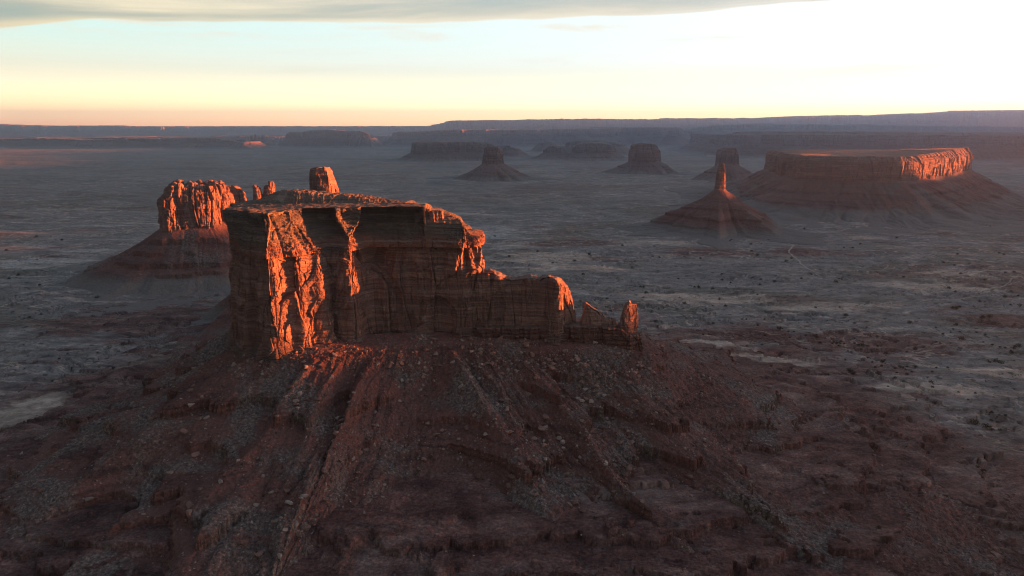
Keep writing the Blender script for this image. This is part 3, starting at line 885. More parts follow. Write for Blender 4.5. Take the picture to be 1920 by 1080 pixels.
# ------------------------------------------------------------------ castle butte on the left
def castle():
    Y = 1960
    x = lambda px, yy=Y: pix(px, 420, yy)[0]
    ORI = (x(380), 2010, 0)
    root = thing('castle_butte', ORI, 'glowing orange castle-like butte with ragged knobbly crest left of the front butte', 'butte', 'sandstone buttes and mesas')
    out = [(x(420, 2130), 2130), (x(330, 2110), 2110), (x(302, 2050), 2050), (x(300), 1975), (x(308), 1950), (x(345), 1962), (x(390), 1990), (x(430, 2030), 2030), (x(460, 2070), 2070), (x(466, 2110), 2110)]
    sil = [(295, 368), (304, 365), (314, 352), (326, 347), (338, 345), (352, 350), (372, 351), (385, 349), (400, 350), (415, 349), (424, 347), (432, 354), (440, 360), (446, 356), (455, 362), (470, 372)]

    def top(C, A):
        px = C[:, 0] / C[:, 1] * (1280 * math.cos(R(PITCH)) + 170 * math.sin(R(PITCH))) + 960
        z = np.interp(px, [p for p, q in sil], [pix(p, q, 2010)[1] for p, q in sil])
        f1, f2, r1, r2, r3, dx, dy = worley(A / 15, 0 * A, 233)
        return z + (r1 - 0.45) * 15 - 10 * sst(0.25, 0.0, f2 - f1) + 2.5 * perlin(A / 5, 0 * A, 232)

    def capz(X, Yv, rz):
        f1, f2, r1, r2, r3, dx, dy = worley(X / 17, Yv / 17, 241)
        return 262 + (r1 - 0.5) * 26 + 8 * (0.5 - f1)
    cliff('cliff_wall', out, 132, 262, M_ROCK, root, ORI, n=1000, rows=210, caprows=40, seed=251, s=1.1, amp=0.9, alc=0.5, lean=0.035, sm=7, top=top, capz=capz, capn=2.0, rim=2.5, foot=25,
          prof=lambda t, a, z: -6 * np.clip(1 - np.abs(perlin(a / 34 + 0.3 * perlin(z / 60, a / 50, 8), z / 600, 253)) * 5, 0, 1) ** 1.5 + 6 * sst(175, 150, z))
    # talus with a rubble cone against the wall
    def spread(N):
        return 1.0 + 0.5 * np.clip(-N[:, 0], 0, 1)
    talus('talus_slope', out, lambda C: np.interp(C[:, 0], [x(300), x(345), x(390), x(440)], [140, 140, 158, 150]), 118, 380, M_SLOPE2, root, ORI, n=900, rows=230, sm=22, seed=261, gul=6, gw=40,
          ledges=[(108, 14, 1.2, 26), (78, 12, 1.0, 22), (52, 12, 1.0, 20), (30, 10, 1, 16)], spread=spread, straight=0.7, floor=-12.0, lobes=0.15, runs=0.6)
    return root


castle()


def pinnacle(name, label, cat, px0, px1, Y, dep, silh, zbase, seed, s=0.6, lean=0.03, amp=0.8, tal=None, mat=None, n=420, rows=130, group=None, skew=0.4, talmat=None, prof=None, sm=3.0, tn=500, tr=130):
    """free-standing rock column or block between two pixel columns at distance Y"""
    yy = np.mean([q for p, q in silh])
    x = lambda p: pix(p, yy, Y)[0]
    x0, x1 = x(px0), x(px1)
    cx = (x0 + x1) / 2
    ORI = (cx, Y + dep / 2, 0)
    root = thing(name, ORI, label, cat, group)
    pts = [(cx, Y + dep), (x0 + 0.1 * (x1 - x0), Y + dep * 0.85), (x0, Y + dep * 0.5), (x0 + skew * (x1 - x0) * 0.6, Y), (x0 + (x1 - x0) * 0.75, Y + dep * 0.1), (x1, Y + dep * 0.45), (x1, Y + dep * 0.8)]

    def tp(C, A):
        return np.interp(C[:, 0], [x(p) for p, q in silh], [pix(p, q, Y)[1] for p, q in silh]) + 1.2 * s * perlin(A / (4 * s + 1), 0 * A, seed + 3)
    cliff('cliff_wall', pts, zbase, 0, mat or M_ROCK, root, ORI, n=n, rows=rows, caprows=14, seed=seed, s=s, amp=amp, lean=lean, sm=sm, top=tp, capn=0.8 * s, foot=20, rim=2.0 * s, prof=prof)
    if tal:
        L, smax, gul, leds = tal
        talus('talus_slope', pts, zbase + 3, L, smax, talmat or M_SLOPE2, root, ORI, n=tn, rows=tr, sm=sm * 3, seed=seed + 50, gul=gul, gw=30 * s + 10, ledges=leds, straight=0.72, floor=-10.0, lobes=0.32, runs=0.25 * s)
    return root


pinnacle('rock_pinnacle', 'stubby sunlit twin-headed pinnacle just right of the castle-like butte', 'pinnacle', 467, 486, 2060, 26,
         [(467, 350), (470, 347), (477, 347), (479, 350), (484, 352), (487, 366)], 175, 301, 0.55, group='sandstone buttes and mesas')
pinnacle('rock_pinnacle', 'stepped sunlit pinnacle with thin raised tip, touching the left shoulder of the front butte', 'pinnacle', 485, 512, 2075, 28,
         [(485, 366), (490, 362), (492, 350), (498, 347), (504, 348), (506, 341), (510, 340), (512, 352)], 175, 311, 0.55, group='sandstone buttes and mesas')
pinnacle('rock_tower', 'squat sunlit block tower rising behind the summit of the front butte', 'tower', 567, 629, 1500, 66,
         [(567, 318), (574, 316), (595, 315), (610, 316), (615, 322), (620, 340), (625, 356), (629, 372)], 250, 321, 0.8, 0.085, 0.6, tal=(150, 560, 6, [(120, 10, 1.2, 20)]), n=700, rows=170, group='sandstone buttes and mesas', skew=0.62)

# spire on its cone
pinnacle('rock_spire', 'slender orange-tipped spire standing on a dark red cone', 'spire', 1347, 1366, 2930, 54,
         [(1345, 325), (1348, 316), (1353, 312), (1355, 306), (1358, 305), (1361, 316), (1364, 324), (1368, 335)], 166, 331, 0.7, 0.045, 0.75,
         tal=(150, 420, 8, [(88, 7, 1.0, 20), (54, 9, 1.0, 20), (24, 9, 1.0, 16)]), group='sandstone buttes and mesas', tn=900, tr=200, skew=0.1)


# ------------------------------------------------------------------ right-hand mesa
def slab_mesa(name, label, cat, front, depth, y_top, zbase, seed, s, mat, talmat, tal, n=900, rows=110, topfn=None, amp=1.0, sm=20.0, lean=0.08, prof=None, tn=700, tr=110, back_in=0.12,
              capz=None, capn=2.0, group='sandstone buttes and mesas', smooth=False, straight=0.5, cap_stairs=None):
    """table mountain: the near edge as (pixel column, distance) points from left to right"""
    f = [(pix(px, 300, Y)[0], Y) for px, Y in front]
    x0, x1 = f[0][0], f[-1][0]
    ym = max(y for _, y in f)
    b = back_in * (x1 - x0)
    pts = [((x0 + x1) / 2, ym + depth), (x0 + b, ym + depth * 0.8), (x0 - 0.0 * b, f[0][1] + depth * 0.4)] + f + [(x1, f[-1][1] + depth * 0.35), (x1 - b, ym + depth * 0.8)]
    ORI = ((x0 + x1) / 2, f[len(f) // 2][1], 0)
    root = thing(name, ORI, label, cat, group)
    ztop = pix(960, y_top, np.mean([y for _, y in f]))[1]

    def tp(C, A):
        z = np.full(len(C), ztop)
        if topfn is not None:
            px = C[:, 0] / np.maximum(C[:, 1], 1) * (1280 * math.cos(R(PITCH)) + 260 * math.sin(R(PITCH))) + 960
            z = topfn(px, C)
        return z + 1.6 * s * perlin(A / (30 * s), 0 * A, seed + 3) + 0.8 * s * perlin(A / (9 * s), 0 * A, seed + 4)
    cliff('cliff_wall', pts, zbase, 0, mat, root, ORI, n=n, rows=rows, caprows=24, seed=seed, s=s, amp=amp, lean=lean, sm=sm, top=tp, capn=capn, capz=capz, foot=25, rim=2.5 * s, prof=prof, smooth=smooth)
    L, smax, gul, leds = tal
    talus('talus_slope', pts, zbase + 4, L, smax, talmat, root, ORI, n=tn, rows=tr, sm=sm * 2, seed=seed + 50, gul=gul, gw=40 * s, ledges=leds, straight=straight, floor=-6.0, smooth=True, lobes=0.18, runs=0.35 * s)
    return root


def steps_prof(z0, z1, rec, k, seed):
    def f(t, a, z):
        q = np.clip((z - z0) / (z1 - z0), 0, 1.2)
        nn = k * q + 0.3 * perlin(a / 150, z / 60, seed)
        fl = np.floor(nn)
        return -rec * (fl + sst(0.3, 1.0, nn - fl)) / k * (q > 0)
    return f


slab_mesa('broad_mesa', 'broad flat mesa on the right whose right-hand end wall glows orange', 'mesa',
          [(1482, 3780), (1494, 3640), (1530, 3560), (1600, 3500), (1660, 3480), (1695, 3470), (1712, 3500), (1745, 3680), (1768, 3800), (1776, 3850), (1800, 4120), (1812, 4260), (1828, 4380)], 300, 286, 160, 351, 1.9, M_ROCK, M_SLOPE3,
          (205, 720, 13, [(104, 10, 1.5, 22), (52, 8, 1.2, 16)]), n=1500, rows=150, sm=14, lean=0.05,
          topfn=lambda px, C: np.interp(px, [1440, 1470, 1600, 1700, 1750, 1830], [280, 284, 283, 282, 288, 300]),
          prof=steps_prof(256, 286, 26, 3, 353), tn=1100, tr=160, capn=0.8, capz=lambda x, y, rz: np.maximum(rz, 284) + 2 * fbm(x / 160, y / 160, 3, 355), amp=0.8)

# ------------------------------------------------------------------ far buttes and mesas
G = 'sandstone buttes and mesas'
pinnacle('butte', 'narrow straight-sided butte on a wide cone, in the middle of the far plain', 'butte', 902, 944, 5800, 190,
         [(902, 282), (905, 278), (912, 275), (928, 275), (938, 277), (944, 284)], 128, 401, 2.0, 0.06, 0.9, tal=(150, 480, 8, [(60, 8, 1.5, 20)]), mat=M_FAR, talmat=M_SLOPEFAR, group=G, sm=12, n=600, rows=110)
pinnacle('butte', 'wide blocky butte on a cone, left of the slender orange-tipped spire', 'butte', 1182, 1246, 6600, 260,
         [(1182, 284), (1186, 276), (1193, 271), (1212, 269), (1232, 271), (1240, 276), (1246, 284)], 100, 411, 2.2, 0.06, 0.9, tal=(120, 420, 8, [(50, 8, 1.5, 20)]), mat=M_FAR, talmat=M_SLOPEFAR, group=G, sm=14, n=600, rows=110)
pinnacle('butte', 'dark leaning-topped butte directly behind the slender orange-tipped spire', 'butte', 1352, 1392, 5700, 170,
         [(1352, 292), (1357, 281), (1366, 278), (1384, 278), (1390, 283), (1393, 300)], 128, 421, 2.0, 0.06, 0.9, tal=(130, 460, 8, [(60, 8, 1.5, 20)]), mat=M_FAR, talmat=M_SLOPEFAR, group=G, sm=12, n=600, rows=110)


def zt(y, Y):
    return pix(960, y, Y)[1]


def sil_top(pts, Y):
    return lambda px, C: np.interp(px, [p for p, q in pts], [zt(q, Y) for p, q in pts])


slab_mesa('mesa', 'long dark mesa lying behind and left of the narrow straight-sided butte', 'mesa', [(770, 9300), (785, 9050), (830, 9000), (870, 9050), (905, 9100), (925, 9300)], 700, 267, 95, 431, 3.5, M_FAR, M_SLOPEFAR,
          (110, 420, 8, [(40, 8, 2, 20)]), topfn=sil_top([(765, 272), (775, 268), (820, 266), (880, 266), (915, 269), (930, 274)], 9050), n=700, rows=70, sm=30)
slab_mesa('mesa', 'small low mesa peeping out on the right behind the narrow butte', 'mesa', [(925, 10300), (945, 10200), (968, 10250), (975, 10400)], 400, 277, 105, 441, 3.0, M_FAR, M_SLOPEFAR, (90, 300, 6, []), n=400, rows=50, sm=25,
          topfn=sil_top([(920, 274), (945, 275), (960, 277), (976, 283)], 10200))
slab_mesa('mesa', 'dark stepped mesa midway between the narrow butte and the wide blocky butte', 'mesa', [(1074, 9300), (1085, 9150), (1120, 9100), (1145, 9150), (1154, 9300)], 600, 269, 92, 451, 3.5, M_FAR, M_SLOPEFAR,
          (130, 620, 8, [(40, 8, 2, 20)]), n=600, rows=70, sm=30, topfn=sil_top([(1070, 280), (1080, 272), (1095, 268), (1130, 268), (1145, 272), (1156, 282)], 9150))
slab_mesa('mesa', 'knobbly small butte attached on the left of the dark stepped mesa', 'mesa', [(1021, 9400), (1030, 9300), (1050, 9300), (1062, 9450)], 350, 275, 92, 461, 3.0, M_FAR, M_SLOPEFAR,
          (110, 420, 8, []), n=500, rows=60, sm=22, topfn=sil_top([(1018, 284), (1026, 276), (1036, 273), (1045, 277), (1056, 275), (1064, 282)], 9350))
slab_mesa('mesa', 'pale low mesa just behind the dark stepped mesa', 'mesa', [(1060, 11300), (1075, 11100), (1130, 11000), (1165, 11100), (1175, 11300)], 600, 266, 120, 471, 4.0, M_FAR, M_SLOPEFAR,
          (90, 380, 6, []), n=500, rows=50, sm=40, topfn=sil_top([(1055, 270), (1075, 264), (1120, 263), (1150, 267), (1178, 274)], 11100))
slab_mesa('mesa', 'low mesa further back, behind and left of the wide blocky butte', 'mesa', [(1010, 12200), (1018, 12000), (1035, 12050), (1040, 12200)], 500, 270, 150, 475, 4.0, M_FAR, M_SLOPEFAR,
          (90, 380, 6, []), n=400, rows=50, sm=40)
slab_mesa('long_mesa', 'long broken line of cliffs across the middle, under the blue plateau', 'mesa',
          [(737, 16800), (745, 16300), (800, 16200), (870, 16000), (930, 16300), (990, 16100), (1060, 16400), (1110, 16100), (1180, 16500), (1230, 16200), (1262, 16000), (1282, 16300), (1300, 16900)], 2500, 243, 215, 481, 7.0,
          M_FAR, M_SLOPEFAR, (230, 900, 22, [(120, 20, 4, 50)]), n=1300, rows=70, sm=45, amp=1.5,
          topfn=sil_top([(735, 250), (745, 248), (800, 246), (850, 243), (1000, 243), (1150, 241), (1245, 240), (1275, 239), (1283, 245), (1300, 247)], 16200), straight=0.2)
slab_mesa('long_mesa', 'very long dark flat mesa running out of the picture behind the broad orange-ended mesa', 'mesa',
          [(1359, 10900), (1364, 10500), (1400, 10450), (1425, 10600), (1450, 10450), (1560, 10200), (1700, 9700), (1850, 9500), (1990, 9300), (2150, 9200)], 5200, 247, 160, 491, 4.5,
          M_FAR, M_SLOPEFAR, (140, 560, 12, [(70, 12, 3, 30)]), n=1600, rows=90, sm=35, amp=1.1,
          topfn=sil_top([(1358, 254), (1366, 248), (1400, 247), (1422, 250), (1445, 247), (1520, 246), (1700, 248), (1900, 250), (2100, 250)], 10100), prof=steps_prof(300, 380, 160, 2, 493))
slab_mesa('long_mesa', 'dusky rolling line of cliffs between the very long dark mesa and the blue plateau', 'mesa',
          [(1284, 19500), (1300, 18800), (1360, 18400), (1430, 18600), (1500, 18200), (1600, 18800), (1750, 19000), (1900, 19400), (2050, 19800)], 3000, 237, 250, 501, 8.0,
          M_FAR, M_SLOPEFAR, (230, 900, 20, []), n=900, rows=60, sm=60, amp=1.3,
          topfn=sil_top([(1283, 244), (1300, 240), (1340, 235), (1400, 233), (1440, 232), (1475, 234), (1520, 233), (1580, 235), (1680, 236), (1900, 238)], 18700), straight=0.2)
slab_mesa('mesa', 'dark irregular-topped mesa near the skyline, right of the tiny jagged pinnacles', 'mesa', [(540, 15900), (548, 15600), (585, 15450), (640, 15350), (690, 15250), (701, 15250)], 1200, 246, 180, 511, 6.0, M_FAR, M_SLOPEFAR,
          (170, 620, 14, []), n=800, rows=70, sm=40, topfn=sil_top([(538, 252), (545, 248), (568, 248), (582, 245), (610, 243), (630, 244), (660, 247), (678, 246), (690, 250), (701, 264)], 15400), amp=0.8, back_in=0.5)


def pinnacle_row():
    ORI = (*ground_at(487, 273), 0)
    Y = 15400
    root = thing('pinnacle_cluster', ORI, 'row of tiny jagged pinnacles on one ridge near the skyline', 'pinnacles', G)
    x = lambda p: pix(p, 260, Y)[0]
    for i, (p0, p1, yt) in enumerate([(462, 467, 256), (468, 474, 254), (476, 481, 252), (483, 487, 256), (489, 495, 254)]):
        pts = [((x(p0) + x(p1)) / 2, Y + 60), (x(p0), Y + 40), (x(p0), Y), (x(p1), Y), (x(p1), Y + 40)]
        cliff('rock_pinnacle', pts, zt(262, Y), zt(yt, Y), M_FAR, root, ORI, n=160, rows=50, caprows=8, seed=520 + i * 3, s=2.0, amp=0.9, lean=0.2, sm=8, foot=120, capn=3)
    pts = [(x(480), Y + 160), (x(462), Y + 100), (x(460), Y), (x(498), Y), (x(500), Y + 100)]
    talus('talus_slope', pts, zt(262, Y), 160, 700, M_SLOPEFAR, root, ORI, n=400, rows=70, sm=40, seed=541, gul=10, gw=120, straight=0.5, smooth=True)


pinnacle_row()
slab_mesa('long_mesa', 'low reddish line of far cliffs at the left side of the picture', 'mesa',
          [(-140, 16200), (-60, 15700), (60, 15500), (130, 15000), (240, 14900), (330, 14500), (420, 14400), (466, 14200)], 2600, 262, 120, 551, 6.0, M_FAR, M_SLOPEFAR, (150, 620, 14, []), n=1100, rows=60, sm=60, amp=0.7, back_in=0.5,
          topfn=sil_top([(-140, 262), (0, 263), (80, 261), (160, 263), (250, 261), (330, 260), (400, 259), (440, 264), (466, 274)], 14300), straight=0.2)
slab_mesa('long_mesa', 'faint flat line of cliffs on the left, just behind the tiny jagged pinnacles', 'mesa',
          [(395, 19000), (420, 18500), (520, 18300), (620, 18600), (735, 18500), (770, 19000)], 2500, 256, 170, 561, 7.0, M_FAR, M_SLOPEFAR, (190, 700, 14, []), n=700, rows=50, sm=60, amp=1.3,
          topfn=sil_top([(390, 258), (430, 256), (560, 256), (700, 257), (780, 256)], 18500), straight=0.2)
slab_mesa('plateau', 'pale blue plateau along the skyline from the middle to the right edge', 'plateau',
          [(812, 27500), (846, 25800), (900, 25500), (1000, 25700), (1100, 25400), (1250, 25200), (1400, 25500), (1500, 25000), (1620, 25300), (1780, 24800), (1950, 25000), (2100, 25200)], 5000, 222, 300, 571, 14.0, M_FAR, M_SLOPEFAR,
          (600, 2400, 40, []), n=1400, rows=60, sm=110, amp=1.2, straight=0.4,
          topfn=sil_top([(812, 234), (835, 229), (846, 226), (900, 225.5), (960, 225), (975, 224), (1050, 223), (1110, 222.5), (1240, 224), (1248, 221.5), (1410, 221.5), (1480, 218), (1610, 215.5), (1620, 217), (1690, 213),
                         (1740, 212.5), (1790, 209.5), (1800, 208), (1950, 207), (2100, 207)], 25300))
slab_mesa('plateau', 'pale hazy tableland along the skyline from the left edge to the middle', 'plateau',
          [(-160, 29000), (-60, 28500), (100, 28800), (250, 28500), (400, 28900), (600, 28600), (800, 28800), (960, 29500)], 4000, 236, 250, 581, 14.0, M_FAR, M_SLOPEFAR,
          (700, 2400, 30, []), n=1000, rows=40, sm=150, amp=1.0, straight=0.4,
          topfn=sil_top([(-160, 233), (0, 233), (40, 234.5), (110, 236.5), (130, 236), (220, 235.5), (235, 236.5), (300, 237), (600, 237), (960, 236)], 28700))

# ------------------------------------------------------------------ unseen ridge added at right, crest shaped to block the low sun
def shade_rim():
    yr = np.linspace(-3200, 20500, 700)
    hz = np.interp(yr, [-3200, -1200, 900, 1824, 3000, 3500, 3714, 3830, 4060, 4260, 4700, 4900, 5100, 5600, 7900, 10300, 14000, 19500, 20500], [508, 504, 500, 501, 538, 470, 446, 474, 470, 388, 368, 430, 500, 650, 690, 740, 1030, 1120, 1000])
    hz = hz + 10 * fbm(yr / 300, 0 * yr, 4, 601)
    cross = np.array([-1400, -700, -320, -120, -60, 0, 120, 420, 1000])
    prof = np.array([-0.02, 0.10, 0.30, 0.55, 0.97, 1.0, 0.99, 0.6, -0.02])
    P = np.zeros((len(cross), len(yr), 3))
    for i, (c, p) in enumerate(zip(cross, prof)):
        P[i, :, 0] = np.maximum(6500, 0.765 * yr + 450) + c * np.where(c < 0, 0.6, 1.0) + 40 * perlin(yr / 400, 0 * yr + c / 300, 603)
        P[i, :, 1] = yr
        P[i, :, 2] = hz * p
    o = grid_obj('shade_hills', P, False, M_SLOPEFAR, None, True)
    o['kind'] = 'structure'


shade_rim()


# ------------------------------------------------------------------ air
def haze():
    x0, x1, y0, y1, z0, z1 = -24000, 23000, -4000, 34500, -60, 1150
    V = [(x, y, z) for z in (z0, z1) for y in (y0, y1) for x in (x0, x1)]
    F = [(0, 2, 3, 1), (4, 5, 7, 6), (0, 1, 5, 4), (2, 6, 7, 3), (0, 4, 6, 2), (1, 3, 7, 5)]
    m = bpy.data.materials.new('haze')
    m.use_nodes = True
    T = NT(m.node_tree)
    v = T.n('ShaderNodeVolumePrincipled')
    v.inputs['Color'].default_value = (0.36, 0.59, 1.0, 1)
    v.inputs['Density'].default_value = 3.1e-5
    v.inputs['Anisotropy'].default_value = 0.9
    out = T.n('ShaderNodeOutputMaterial')
    T.link(v.outputs[0], out.inputs['Volume'])
    o = make_mesh('haze', V, F, m)
    o['kind'] = 'stuff'


haze()


# ------------------------------------------------------------------ boulders, stones, shrubs, tracks
def hull_mesh(name, seed, mat, n=16, flat=(1.0, 0.85, 0.7)):
    import bmesh
    r = np.random.default_rng(seed)
    v = r.normal(size=(n, 3))
    v /= np.linalg.norm(v, axis=1)[:, None]
    v *= r.uniform(0.72, 1.0, (n, 1))
    v *= np.array(flat) * r.uniform(0.75, 1.2, 3)
    bm = bmesh.new()
    for p in v:
        bm.verts.new(p)
    res = bmesh.ops.convex_hull(bm, input=bm.verts)
    bmesh.ops.delete(bm, geom=[g for g in res['geom_interior'] if isinstance(g, bmesh.types.BMVert)], context='VERTS')
    bmesh.ops.triangulate(bm, faces=bm.faces)
    me = bpy.data.meshes.new(name)
    bm.to_mesh(me)
    bm.free()
    me.materials.append(mat)
    return me


def stone_mat(name, col, col2):
    m, T, b, p = base_mat(name)
    n = T.noise(p, 0.6, 6, 0.65)
    r = T.n('ShaderNodeObjectInfo').outputs['Random']
    c = T.mix(T.maprange(n, 0.35, 0.65), col, col2)
    k = T.maprange(r, 0.0, 1.0, 0.65, 1.3)
    T.link(T.mix(1.0, c, T.comb(k, k, k), 'MULTIPLY'), b.inputs['Base Color'])
    bump(T, b, n, 0.5)
    return m


def soup(name, items, meshes, mat, label):
    """many small copies as one object: items are (x, y, z, size, turn, mesh index)"""
    geo = []
    for me in meshes:
        v = np.zeros(len(me.vertices) * 3)
        me.vertices.foreach_get('co', v)
        f = np.zeros(len(me.polygons) * 3, np.int32)
        me.polygons.foreach_get('vertices', f)
        geo.append((v.reshape(-1, 3), f.reshape(-1, 3)))
    VV, FF, off = [], [], 0
    for x, y, z, sz, a, i in items:
        v, f = geo[i]
        c, s_ = math.cos(a), math.sin(a)
        w = np.stack([v[:, 0] * c - v[:, 1] * s_, v[:, 0] * s_ + v[:, 1] * c, v[:, 2]], 1) * sz + (x, y, z)
        VV.append(w)
        FF.append(f + off)
        off += len(v)
    o = make_mesh(name, np.concatenate(VV), np.concatenate(FF), mat)
    o['kind'] = 'stuff'
    o['label'] = label
    return o


def in_view(x, y, z, m=0.0):
    cp, sp = math.cos(R(PITCH)), math.sin(R(PITCH))
    dz = z - CAMZ
    d = y * cp - dz * sp
    u = y * sp + dz * cp
    px = 960 + 1280 * x / d
    py = 540 - 1280 * u / d
    return (d > 0) & (px > -m) & (px < 1920 + m) & (py > 200) & (py < 1080 + m), px, py


def scatter_rocks():
    reds = stone_mat('boulder_red', (0.145, 0.080, 0.064, 1), (0.20, 0.12, 0.096, 1))
    pale = stone_mat('boulder_pale', (0.20, 0.145, 0.12, 1), (0.27, 0.21, 0.18, 1))
    P = TALUS_P[20:-60].reshape(-1, 3)
    ok, px, py = in_view(P[:, 0], P[:, 1], P[:, 2], 20)
    front = ok & (P[:, 1] < 990) & (P[:, 2] > ground_z(P[:, 0], P[:, 1]) + 0.3)
    dens = np.clip(0.40 + 1.1 * fbm(P[:, 0] / 70, P[:, 1] / 70, 4, 701), 0.02, 1.6) * np.exp(-((px - 900) / 420) ** 2) + 0.05
    dens = dens * front
    r = np.random.default_rng(5)
    idx = r.choice(len(P), 15000, replace=False, p=dens / dens.sum())
    size = 0.5 * (1 - r.random(15000)) ** -0.62
    size = np.minimum(size, 5.5) * np.where(r.random(15000) < 0.5, 0.7, 1.0)
    order = np.argsort(-size)
    meshes = [hull_mesh('boulder', 900 + i, reds, 14 + i % 4) for i in range(7)] + [hull_mesh('boulder', 930 + i, pale, 14) for i in range(3)]
    k = 0
    for j in order[:300]:
        x, y, z = P[idx[j]]
        i = int(r.integers(0, 7)) if r.random() < 0.85 else int(r.integers(7, 10))
        o = bpy.data.objects.new('boulder', meshes[i])
        o.location = (x, y, z + 0.22 * size[j])
        o.scale = (size[j],) * 3
        o.rotation_euler = (r.uniform(-0.4, 0.4), r.uniform(-0.4, 0.4), r.uniform(0, 6.28))
        big = size[j] > 3.4
        tone = 'pale tan' if i >= 7 else 'reddish brown'
        o['label'] = ('large ' if big else '') + tone + ' angular boulder lying on the rubble slope below the front butte'
        o['category'] = 'boulder'
        o['group'] = ('large ' if big else '') + tone + ' boulders on the rubble slope'
        COL.objects.link(o)
    rest = [(*(P[idx[j]] + (0, 0, 0.15 * size[j])), size[j], r.uniform(0, 6.28), int(r.integers(0, 7.2 * 1) if r.random() < 0.8 else r.integers(7, 10))) for j in order[300:]]
    gx, gy = r.uniform(-700, 800, 9000), r.uniform(540, 960, 9000)
    gd = seg_dist(gx, gy, -340, 930, 150, 945)
    gk = (r.random(9000) < np.clip(0.55 + 1.2 * fbm(gx / 60, gy / 60, 3, 707), 0, 1) * sst(620, 300, gd)) & (gd > 200)
    gz = ground_z(gx, gy)
    for x, y, z in zip(gx[gk], gy[gk], gz[gk]):
        sz = min(0.35 * (1 - r.random()) ** -0.55, 3.0)
        rest.append((x, y, z + 0.15 * sz, sz, r.uniform(0, 6.28), int(r.integers(0, 7) if r.random() < 0.8 else r.integers(7, 10))))
    soup('rubble', [q for q in rest if q[5] < 6], meshes, reds, 'small reddish stones strewn over the slope')
    soup('rubble', [q for q in rest if q[5] >= 6], meshes, pale, 'small pale stones strewn over the slope')


def shrub_mesh(name, seed, mat, n):
    r = np.random.default_rng(seed)
    V, F = [], []
    for i in range(n):
        d = r.normal(size=3)
        d /= np.linalg.norm(d)
        c = d * r.uniform(0.25, 0.95) * np.array([1, 1, 0.62]) + (0, 0, 0.5)
        if c[2] < 0.02:
            c[2] = 0.05
        t1, t2 = r.normal(size=3), r.normal(size=3)
        t1 *= 0.30 / np.linalg.norm(t1)
        t2 *= 0.30 / np.linalg.norm(t2)
        b = len(V)
        V += [c, c + t1, c + t2]
        F.append((b, b + 1, b + 2))
    me = bpy.data.meshes.new(name)
    me.from_pydata([tuple(v) for v in V], [], F)
    me.materials.append(mat)
    return me


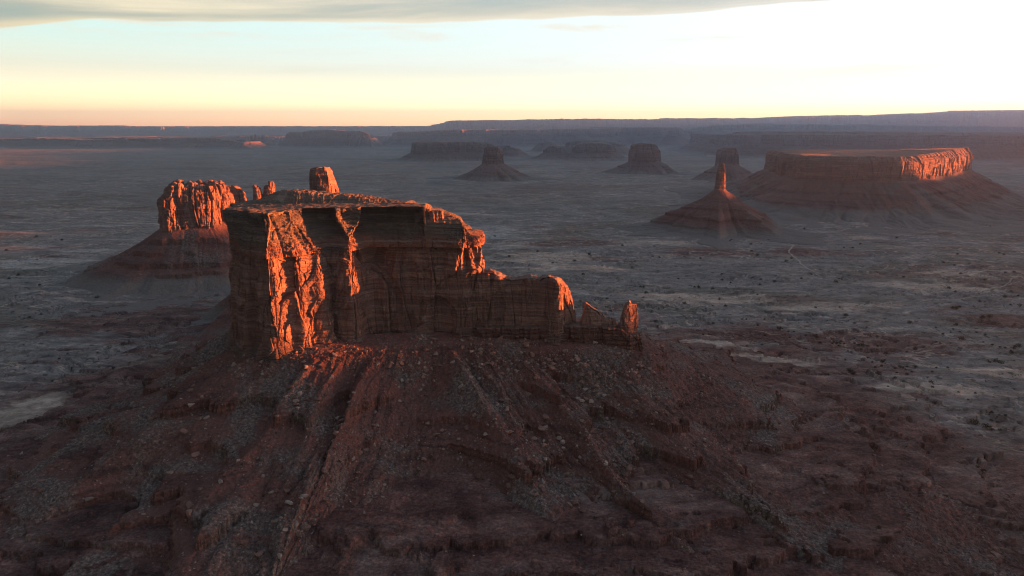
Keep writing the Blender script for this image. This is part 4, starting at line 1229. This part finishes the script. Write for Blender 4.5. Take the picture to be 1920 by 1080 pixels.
def scatter_shrubs():
    m, T, b, p = base_mat('shrub_leaves')
    n = T.noise(p, 0.9, 3, 0.6)
    T.link(T.mix(T.maprange(n, 0.35, 0.65), (0.022, 0.032, 0.022, 1), (0.055, 0.065, 0.042, 1)), b.inputs['Base Color'])
    meshes = [shrub_mesh('desert_shrub', 800 + i, m, 110) for i in range(4)] + [shrub_mesh('desert_shrub', 810 + i, m, 34) for i in range(4)]
    r = np.random.default_rng(9)
    N = 60000
    px = r.uniform(-20, 1940, N)
    # even over the ground seen below the horizon
    Y = np.exp(r.uniform(np.log(620), np.log(3600), N))
    X = (px - 960) / 1280 * Y * 1.02
    d = seg_dist(X, Y, -340, 930, 150, 945)
    dens = np.clip(0.25 + 1.2 * fbm(X / 260, Y / 200, 4, 721), 0, 1.5) * sst(330, 620, d) + 0.02
    dens *= np.where(X > 0, 1.0, 0.28) * np.exp(-((Y - 1900) / 1100) ** 2)
    castle_d = np.hypot(X + 900, Y - 2040)
    dens *= sst(260, 420, castle_d) * sst(230, 330, np.hypot(X - 904, Y - 2950))
    keep = r.random(N) < dens * 0.30
    X, Y = X[keep], Y[keep]
    Z = ground_z(X, Y)
    size = r.uniform(1.2, 2.9, len(X)) * (1 + 1.2 * (r.random(len(X)) < 0.12))
    ok, px, py = in_view(X, Y, Z, 0)
    ang = size / np.hypot(X, Y) * ok
    order = np.argsort(-ang)
    for j in order[:300]:
        o = bpy.data.objects.new('desert_shrub', meshes[int(r.integers(0, 4))])
        o.location = (X[j], Y[j], Z[j] - 0.1)
        s_ = size[j] * 1.15
        o.scale = (s_, s_, s_)
        o.rotation_euler = (0, 0, r.uniform(0, 6.28))
        side = 'right of' if X[j] > 0 else 'left of'
        o['label'] = 'dark green desert shrub on the plain ' + side + ' the front butte'
        o['category'] = 'shrub'
        o['group'] = 'shrubs on the plain ' + side + ' the front butte'
        COL.objects.link(o)
    rest = [(X[j], Y[j], Z[j] - 0.1, size[j], r.uniform(0, 6.28), int(r.integers(4, 8))) for j in order[300:]]
    soup('desert_scrub', rest, meshes, m, 'dark scrub dotted over the valley floor')


def dirt_track(pts, w):
    m, T, b, p = base_mat('track_sand')
    n = T.noise(p, 0.2, 4, 0.6)
    T.link(T.mix(n, (0.24, 0.19, 0.155, 1), (0.34, 0.28, 0.235, 1)), b.inputs['Base Color'])
    G_ = np.array([ground_at(a, c) for a, c in pts])
    L = np.concatenate([[0], np.cumsum(np.hypot(*np.diff(G_, axis=0).T))])
    s = np.linspace(0, L[-1], max(int(L[-1] / 12), 8))
    X, Y = np.interp(s, L, G_[:, 0]), np.interp(s, L, G_[:, 1])
    k = np.ones(7) / 7
    X[3:-3] = np.convolve(X, k, 'valid')
    Y[3:-3] = np.convolve(Y, k, 'valid')
    X, Y = X + 5 * perlin(s / 70, 0 * s, 741), Y + 9 * perlin(s / 80, 0 * s, 743)
    tx, ty = np.gradient(X), np.gradient(Y)
    l = np.hypot(tx, ty)
    nx, ny = -ty / l, tx / l
    P = []
    for e in (-1, 1):
        ex, ey = X + e * nx * w / 2, Y + e * ny * w / 2
        P.append(np.stack([ex, ey, ground_z(ex, ey) + 0.9], 1))
    o = grid_obj('dirt_road', np.array(P)[::-1], False, m)
    o['kind'] = 'structure'


scatter_rocks()
scatter_shrubs()
dirt_track([(1466, 447), (1490, 458), (1478, 470), (1500, 488), (1512, 503), (1545, 515), (1600, 522)], 6)
dirt_track([(1712, 566), (1735, 560), (1790, 558), (1812, 558), (1830, 548), (1870, 538), (1900, 525), (1907, 516), (1935, 508)], 5)
dirt_track([(1540, 436), (1600, 428), (1680, 414), (1730, 407), (1790, 402), (1822, 390), (1826, 378)], 7)
dirt_track([(238, 434), (244, 428), (262, 424), (280, 421)], 8)
